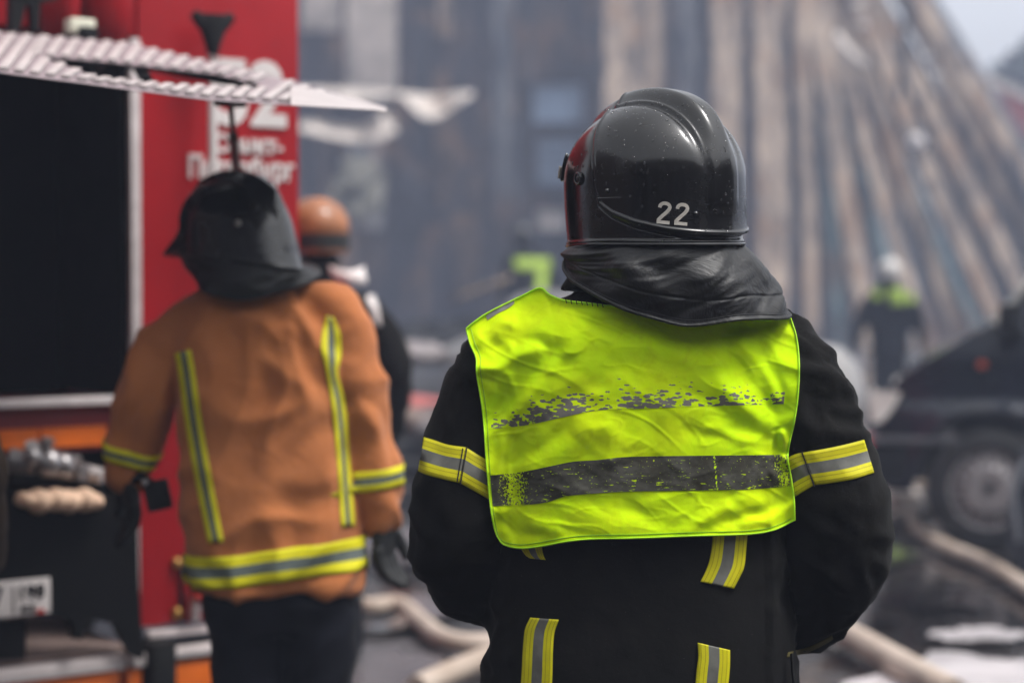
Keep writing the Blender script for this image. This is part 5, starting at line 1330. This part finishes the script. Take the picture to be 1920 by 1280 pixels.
for sgn in (-1, 1):
    rws = []
    for i in range(150):
        x = 4.56 * (i / 149) ** 1.05 - .0
        pts_up = [p for p in pr]; 
        zs_top = np.interp(x, pr[:74, 0], pr[:74, 1]) if x < pr[72, 0] else 1.8
        idx = np.argsort(pr[:78, 0]); ztop = float(np.interp(x, np.maximum.accumulate(pr[:78, 0]), pr[:78, 1]))
        zb = .32 if x > .05 else .36
        for (wx, wz) in wheels:
            dd = .40 ** 2 - (x - wx) ** 2
            if dd > 0: zb = max(zb, wz + math.sqrt(dd))
        zb = min(zb, ztop - .02)
        row = []
        for j in range(nlev):
            z = zb + (ztop - zb) * j / (nlev - 1); arch = 0
            for (wx, wz) in wheels:
                d_ = math.hypot(x - wx, z - wz); arch += .018 * math.exp(-((d_ - .44) / .035) ** 2)
            row.append(V(x, Wd / 2 + sgn * (vhalf(x, z) + arch), z))
        rws.append(row)
    sides.append(rws); mb.grid(rws)
mb.grid([[sides[0][i][-1], (sides[0][i][-1] + sides[1][i][-1]) / 2 + Vector((0, 0, .03)), sides[1][i][-1]] for i in range(150)])
mb.grid([[sides[0][0][j], V(-.06, Wd / 2, sides[0][0][j].z), sides[1][0][j]] for j in range(nlev)]); mb.grid([[sides[0][-1][j], sides[1][-1][j]] for j in range(nlev)])
mb.box(V(2.3, Wd / 2, .45), (4.2, 1.1, .2), VE)
mb.build('body', M['navy'], van, angle=40)
mb = MB()
for i in range(2):
    pass
def side_panel(pts, mat, name, proud=.006, sgn=-1, th=.01):
    mb = MB(); ps = [V(x, Wd / 2 + sgn * (vhalf(x, z) + proud), z) for x, z in pts]; mb.prism(ps, VE @ Vector((0, sgn * th, 0))); return mb.build(name, mat, van, smooth=False)
M['car_glass'] = N('car_glass').set(base=(.01, .012, .014), rough=.06, spec=.6)
side_panel([(.86, 1.28), (.98, 1.48), (1.22, 1.72), (2.1, 1.78), (2.1, 1.24)], M['car_glass'], 'side_window'); side_panel([(2.16, 1.24), (2.16, 1.76), (3.2, 1.77), (3.2, 1.24)], M['car_glass'], 'side_window')
mb = MB(); mb.grid([[V(x - .012, Wd / 2 + s_ * (vhalf(x, z) - .10), z + .015) for s_ in (-1, -.3, .3, 1)] for x, z in ((.67, 1.26), (.78, 1.41), (.90, 1.56), (1.02, 1.67))]); o = mb.build('windscreen', mk('windscreen_glass', (.30, .31, .30), .15), van); md = o.modifiers.new('t', 'SOLIDIFY'); md.thickness = .01  # pale glass colour stands in for the reflection in the windscreen
mb = MB(); mb.tube([V(.64, .03, 1.24), V(.83, .05, 1.475), V(1.04, .10, 1.70)], .022, 8); mb.build('pillar', mk('pillar_glint', (.36, .36, .34), .5), van)  # pale tone paints the windscreen reflection beside the pillar
mb = MB(); mb.box(V(.72, -.10, 1.26), (.11, .16, .19), VE, .03); mb.box(V(.76, .0, 1.19), (.08, .12, .05), VE, .01); mb.build('wing_mirror', M['black_plastic'], van)
M['lens'] = mk('headlight_glass', (.66, .62, .58), .2, coat=.5)
hl = side_panel([(-.03, .862), (.08, .868), (.145, .862), (.12, .80), (.075, .735), (.045, .70), (-.01, .69)], M['lens'], 'headlight', .012, th=.05)
mb = MB(); mb.grid([[V(-.035 - .01 * math.sin(t * 3), .02 + t * .42, z) for t in np.linspace(0, 1, 8)] for z in (.69, .78, .86)]); o = mb.build('headlight_front', M['lens'], van); md = o.modifiers.new('t', 'SOLIDIFY'); md.thickness = .02
mb = MB(); mb.box(V(.12, 1.68, .80), (.22, .12, .15), VE, .03); mb.build('headlight', mk('headlight_far', (.55, .53, .50), .2), van)
mb = MB(); mb.sphere(V(.58, -.01, 1.02), (.028, .012, .022), 12, 8, VE); mb.build('indicator', mk('indicator_orange', (.6, .07, .02), .3), van)
mb = MB(); mb.box(V(.22, .0, .60), (.50, .06, .035), VE, .012); mb.build('bumper_trim', mk('trim_grey', (.10, .10, .11), .35), van)
mb = MB(); mb.box(V(.10, .86, .47), (.24, 1.74, .24), VE, .05); mb.build('bumper', M['black_plastic'], van)
for (wx, wz) in wheels:
    for ysgn, yy in ((-1, .06), (1, 1.69)):
        Ew = VE @ Matrix.Rotation(R(90) * ysgn * -1, 3, 'X'); c = V(wx, yy, wz)
        mb = MB(); mb.lathe([(0, -.10), (.20, -.10), (.27, -.105), (.325, -.085), (.34, -.04), (.34, .04), (.325, .085), (.27, .105), (.22, .10), (.215, .05), (0, .04)], 48, M=Ew * 1, c=c)
        wl_ = mb.build('wheel', M['rubber'], van)
        mb = MB(); prf = [(.205, .02), (.20, .075), (.235, .092), (.225, .10), (.19, .085), (.175, .105), (.12, .118), (.06, .122), (.035, .115), (.03, .10), (0, .10)]
        rr2 = []
        for (r_, z_) in prf:
            ring = []
            for j in range(108):
                a_ = 2 * math.pi * j / 108; gz = z_ + (-.05 if (.15 < r_ < .2 and (j // 3) % 2) else 0); ring.append(c + Ew @ Vector((r_ * math.cos(a_), r_ * math.sin(a_), gz)))
            rr2.append(ring)
        mb.grid(rr2, True); mb2_ = MB(); mb2_.sphere(c + Ew @ Vector((0, 0, .125)), (.024, .024, .024), 12, 8); mb2_.build('hub_centre', M['rubber'], wl_); mb.build('hubcap', mk('hubcap_silver', (.30, .28, .285), .45, metal=.3), wl_, angle=25)

# silver saloon behind it, pointing away to the left: only its tail corner shows
SO = Vector((P(1650, 536, 13.4).x, 13.4, 0)); car = empty('saloon_car', SO, 'pale silver car with rounded tail corner, half hidden behind the black sleeve', 'car', rz=R(28))
CE = Matrix.Rotation(R(28), 3, 'Z')
def K(l, w, z): return SO + CE @ Vector((-w, l, z))      # l ahead of the tail, w inward from its near side
prof = [(.06, .34), (.0, .50), (-.02, .68), (.03, .85), (.12, .98), (.25, 1.05), (.50, 1.08), (.75, 1.10), (1.2, 1.36), (1.9, 1.42), (2.6, 1.36), (3.2, 1.02), (4.1, .88), (4.3, .6), (4.25, .36)]
q = cr(prof, 80); rg = []
for w_ in (0, .04, .12, .30, .55, 1.15, 1.40, 1.58, 1.66, 1.70):
    e = min(w_, 1.70 - w_); rr_ = []
    for (l, z) in q:
        zc = 1.05 - .16 * max(0, 1 - e / .16) ** 2; zz = z if z < zc else (zc + (z - zc) * (0.15 + .85 * sst((e - .05) / .25)) if z > zc else z)
        ll = l + (.16 * max(0, 1 - e / .3) ** 2) * (1 if l < 1 else -1 if l > 3.5 else 0); rr_.append(K(ll, w_, zz))
    rg.append(rr_)
mb = MB(); mb.loft(rg); mb.build('body', mk('silver_paint', (.27, .255, .245), .35, metal=.2, coat=.3, var=.08), car, angle=50)
mb = MB(); mb.box(K(.05, .07, .36), (.16, .12, .16), CE, .03); mb.build('tail_lamp', M['red_lamp'], car)
mb = MB(); mb.box(K(.05, 1.62, .36), (.16, .12, .16), CE, .03); mb.build('tail_lamp', M['red_lamp'], car)
mb = MB(); mb.box(K(.09, .85, .42), (1.5, .20, .16), CE, .05); mb.build('bumper', M['sheet_metal'], car)
mb = MB(); mb.prism([K(.74, .35, 1.13), K(.74, 1.35, 1.13), K(1.12, 1.25, 1.33), K(1.12, .45, 1.33)], CE @ Vector((0, -.02, .02))); mb.build('rear_window', M['car_glass'], car)
for l_ in (.85, 3.4):
    for w_ in (.10, 1.60):
        mb = MB(); mb.lathe([(0, -.09), (.2, -.09), (.29, -.07), (.31, -.03), (.31, .03), (.29, .07), (.2, .09), (0, .06)], 30, M=CE @ Matrix.Rotation(R(90), 3, 'Y'), c=K(l_, w_, .31)); mb.build('wheel', M['rubber'], car)
# kit bag at the right edge
kb = PG(1935, 1085); bag = empty('kit_bag', (kb.x, kb.y, 0), 'tall dark navy kit bag standing at the right frame edge by the van wheel', 'bag')
mb = MB(); mb.loft(torso_rings([((kb.x, kb.y, z), rx, ry) for z, rx, ry in ((.01, .10, .09), (.05, .125, .11), (.3, .115, .10), (.5, .09, .085), (.62, .05, .05), (.66, .03, .03))], 30, 2.4)); v, n_, f = fuse(mb, .012, 3); v = folds(v, n_, [(10, 10, 14, .012, 1)], 1)
from_vf(v, f).build('sack', mk('bag_navy', (.010, .014, .024), .55, var=.3), bag, angle=180)
mb = MB(); mb.tube([(kb.x - .05, kb.y - .06, .60), (kb.x - .12, kb.y - .1, .45), (kb.x - .10, kb.y - .12, .2)], .012, 8); mb.build('strap', mk('bag_strap', (.15, .16, .18), .5), bag)

# ------------------------------------------------------------------ unseen buildings added behind the camera to block low sky light (mirrored in helmet, paint and puddles)
hs_ = empty('unseen_building', (0, -9, 0), 'unseen dark brick building added behind the camera, darkening the helmet reflection', 'building')
mb = MB(); mb.box((0, -12, 4.2), (64, 6, 8.4)); M['dark_brick'] = mk('dark_brick', (.06, .035, .028), .85, var=.3, vs=2, bump=.3); mb.build('wall', M['dark_brick'], hs_)
mb = MB(); mb.prism([(-32.5, -8.6, 8.4), (32.5, -8.6, 8.4), (32.5, -12, 10.2), (-32.5, -12, 10.2)], (0, 0, .15)); mb.prism([(-32.5, -15.4, 8.4), (32.5, -15.4, 8.4), (32.5, -12, 10.2), (-32.5, -12, 10.2)], (0, 0, .15)); mb.build('roof', M['char_dark'], hs_)
mb = MB(); mb.box((-13.2, -1.2, 4.0), (5, 15.2, 8)); mb.build('shade_wing', M['dark_brick'], hs_); mb = MB(); mb.box((15.4, -1.5, 2.8), (5, 14.6, 5.6)); mb.build('shade_wing', M['dark_brick'], hs_)  # unseen side blocks added to cut low light from left and right
for k in range(16):
    for z in (1.9, 5.2):
        mb = MB(); mb.box((-28 + k * 3.7, -8.98, z), (1.2, .08, 1.7), None, .01); w_ = mb.build('window', M['alu'], hs_)
        mb = MB(); mb.box((-28 + k * 3.7, -8.93, z), (1.05, .02, 1.55)); mb.build('pane', M['car_glass'], w_)

# ------------------------------------------------------------------ haze of smoke in the air
mb = MB(); mb.box((0, 30, 8.2), (244, 164, 18.4)); hz = mb.build('haze', [], None, smooth=False)
hm_ = bpy.data.materials.new('smoke_haze'); hm_.use_nodes = True; t_ = hm_.node_tree; t_.nodes.clear()
oo = t_.nodes.new('ShaderNodeOutputMaterial'); pv = t_.nodes.new('ShaderNodeVolumePrincipled'); t_.links.new(pv.outputs[0], oo.inputs['Volume'])
pv.inputs['Color'].default_value = (.64, .73, .97, 1); pv.inputs['Density'].default_value = .0052; pv.inputs['Anisotropy'].default_value = .2
hz.data.materials.append(hm_); tag(hz, 'thin bluish smoke hanging in the air', kind='stuff')
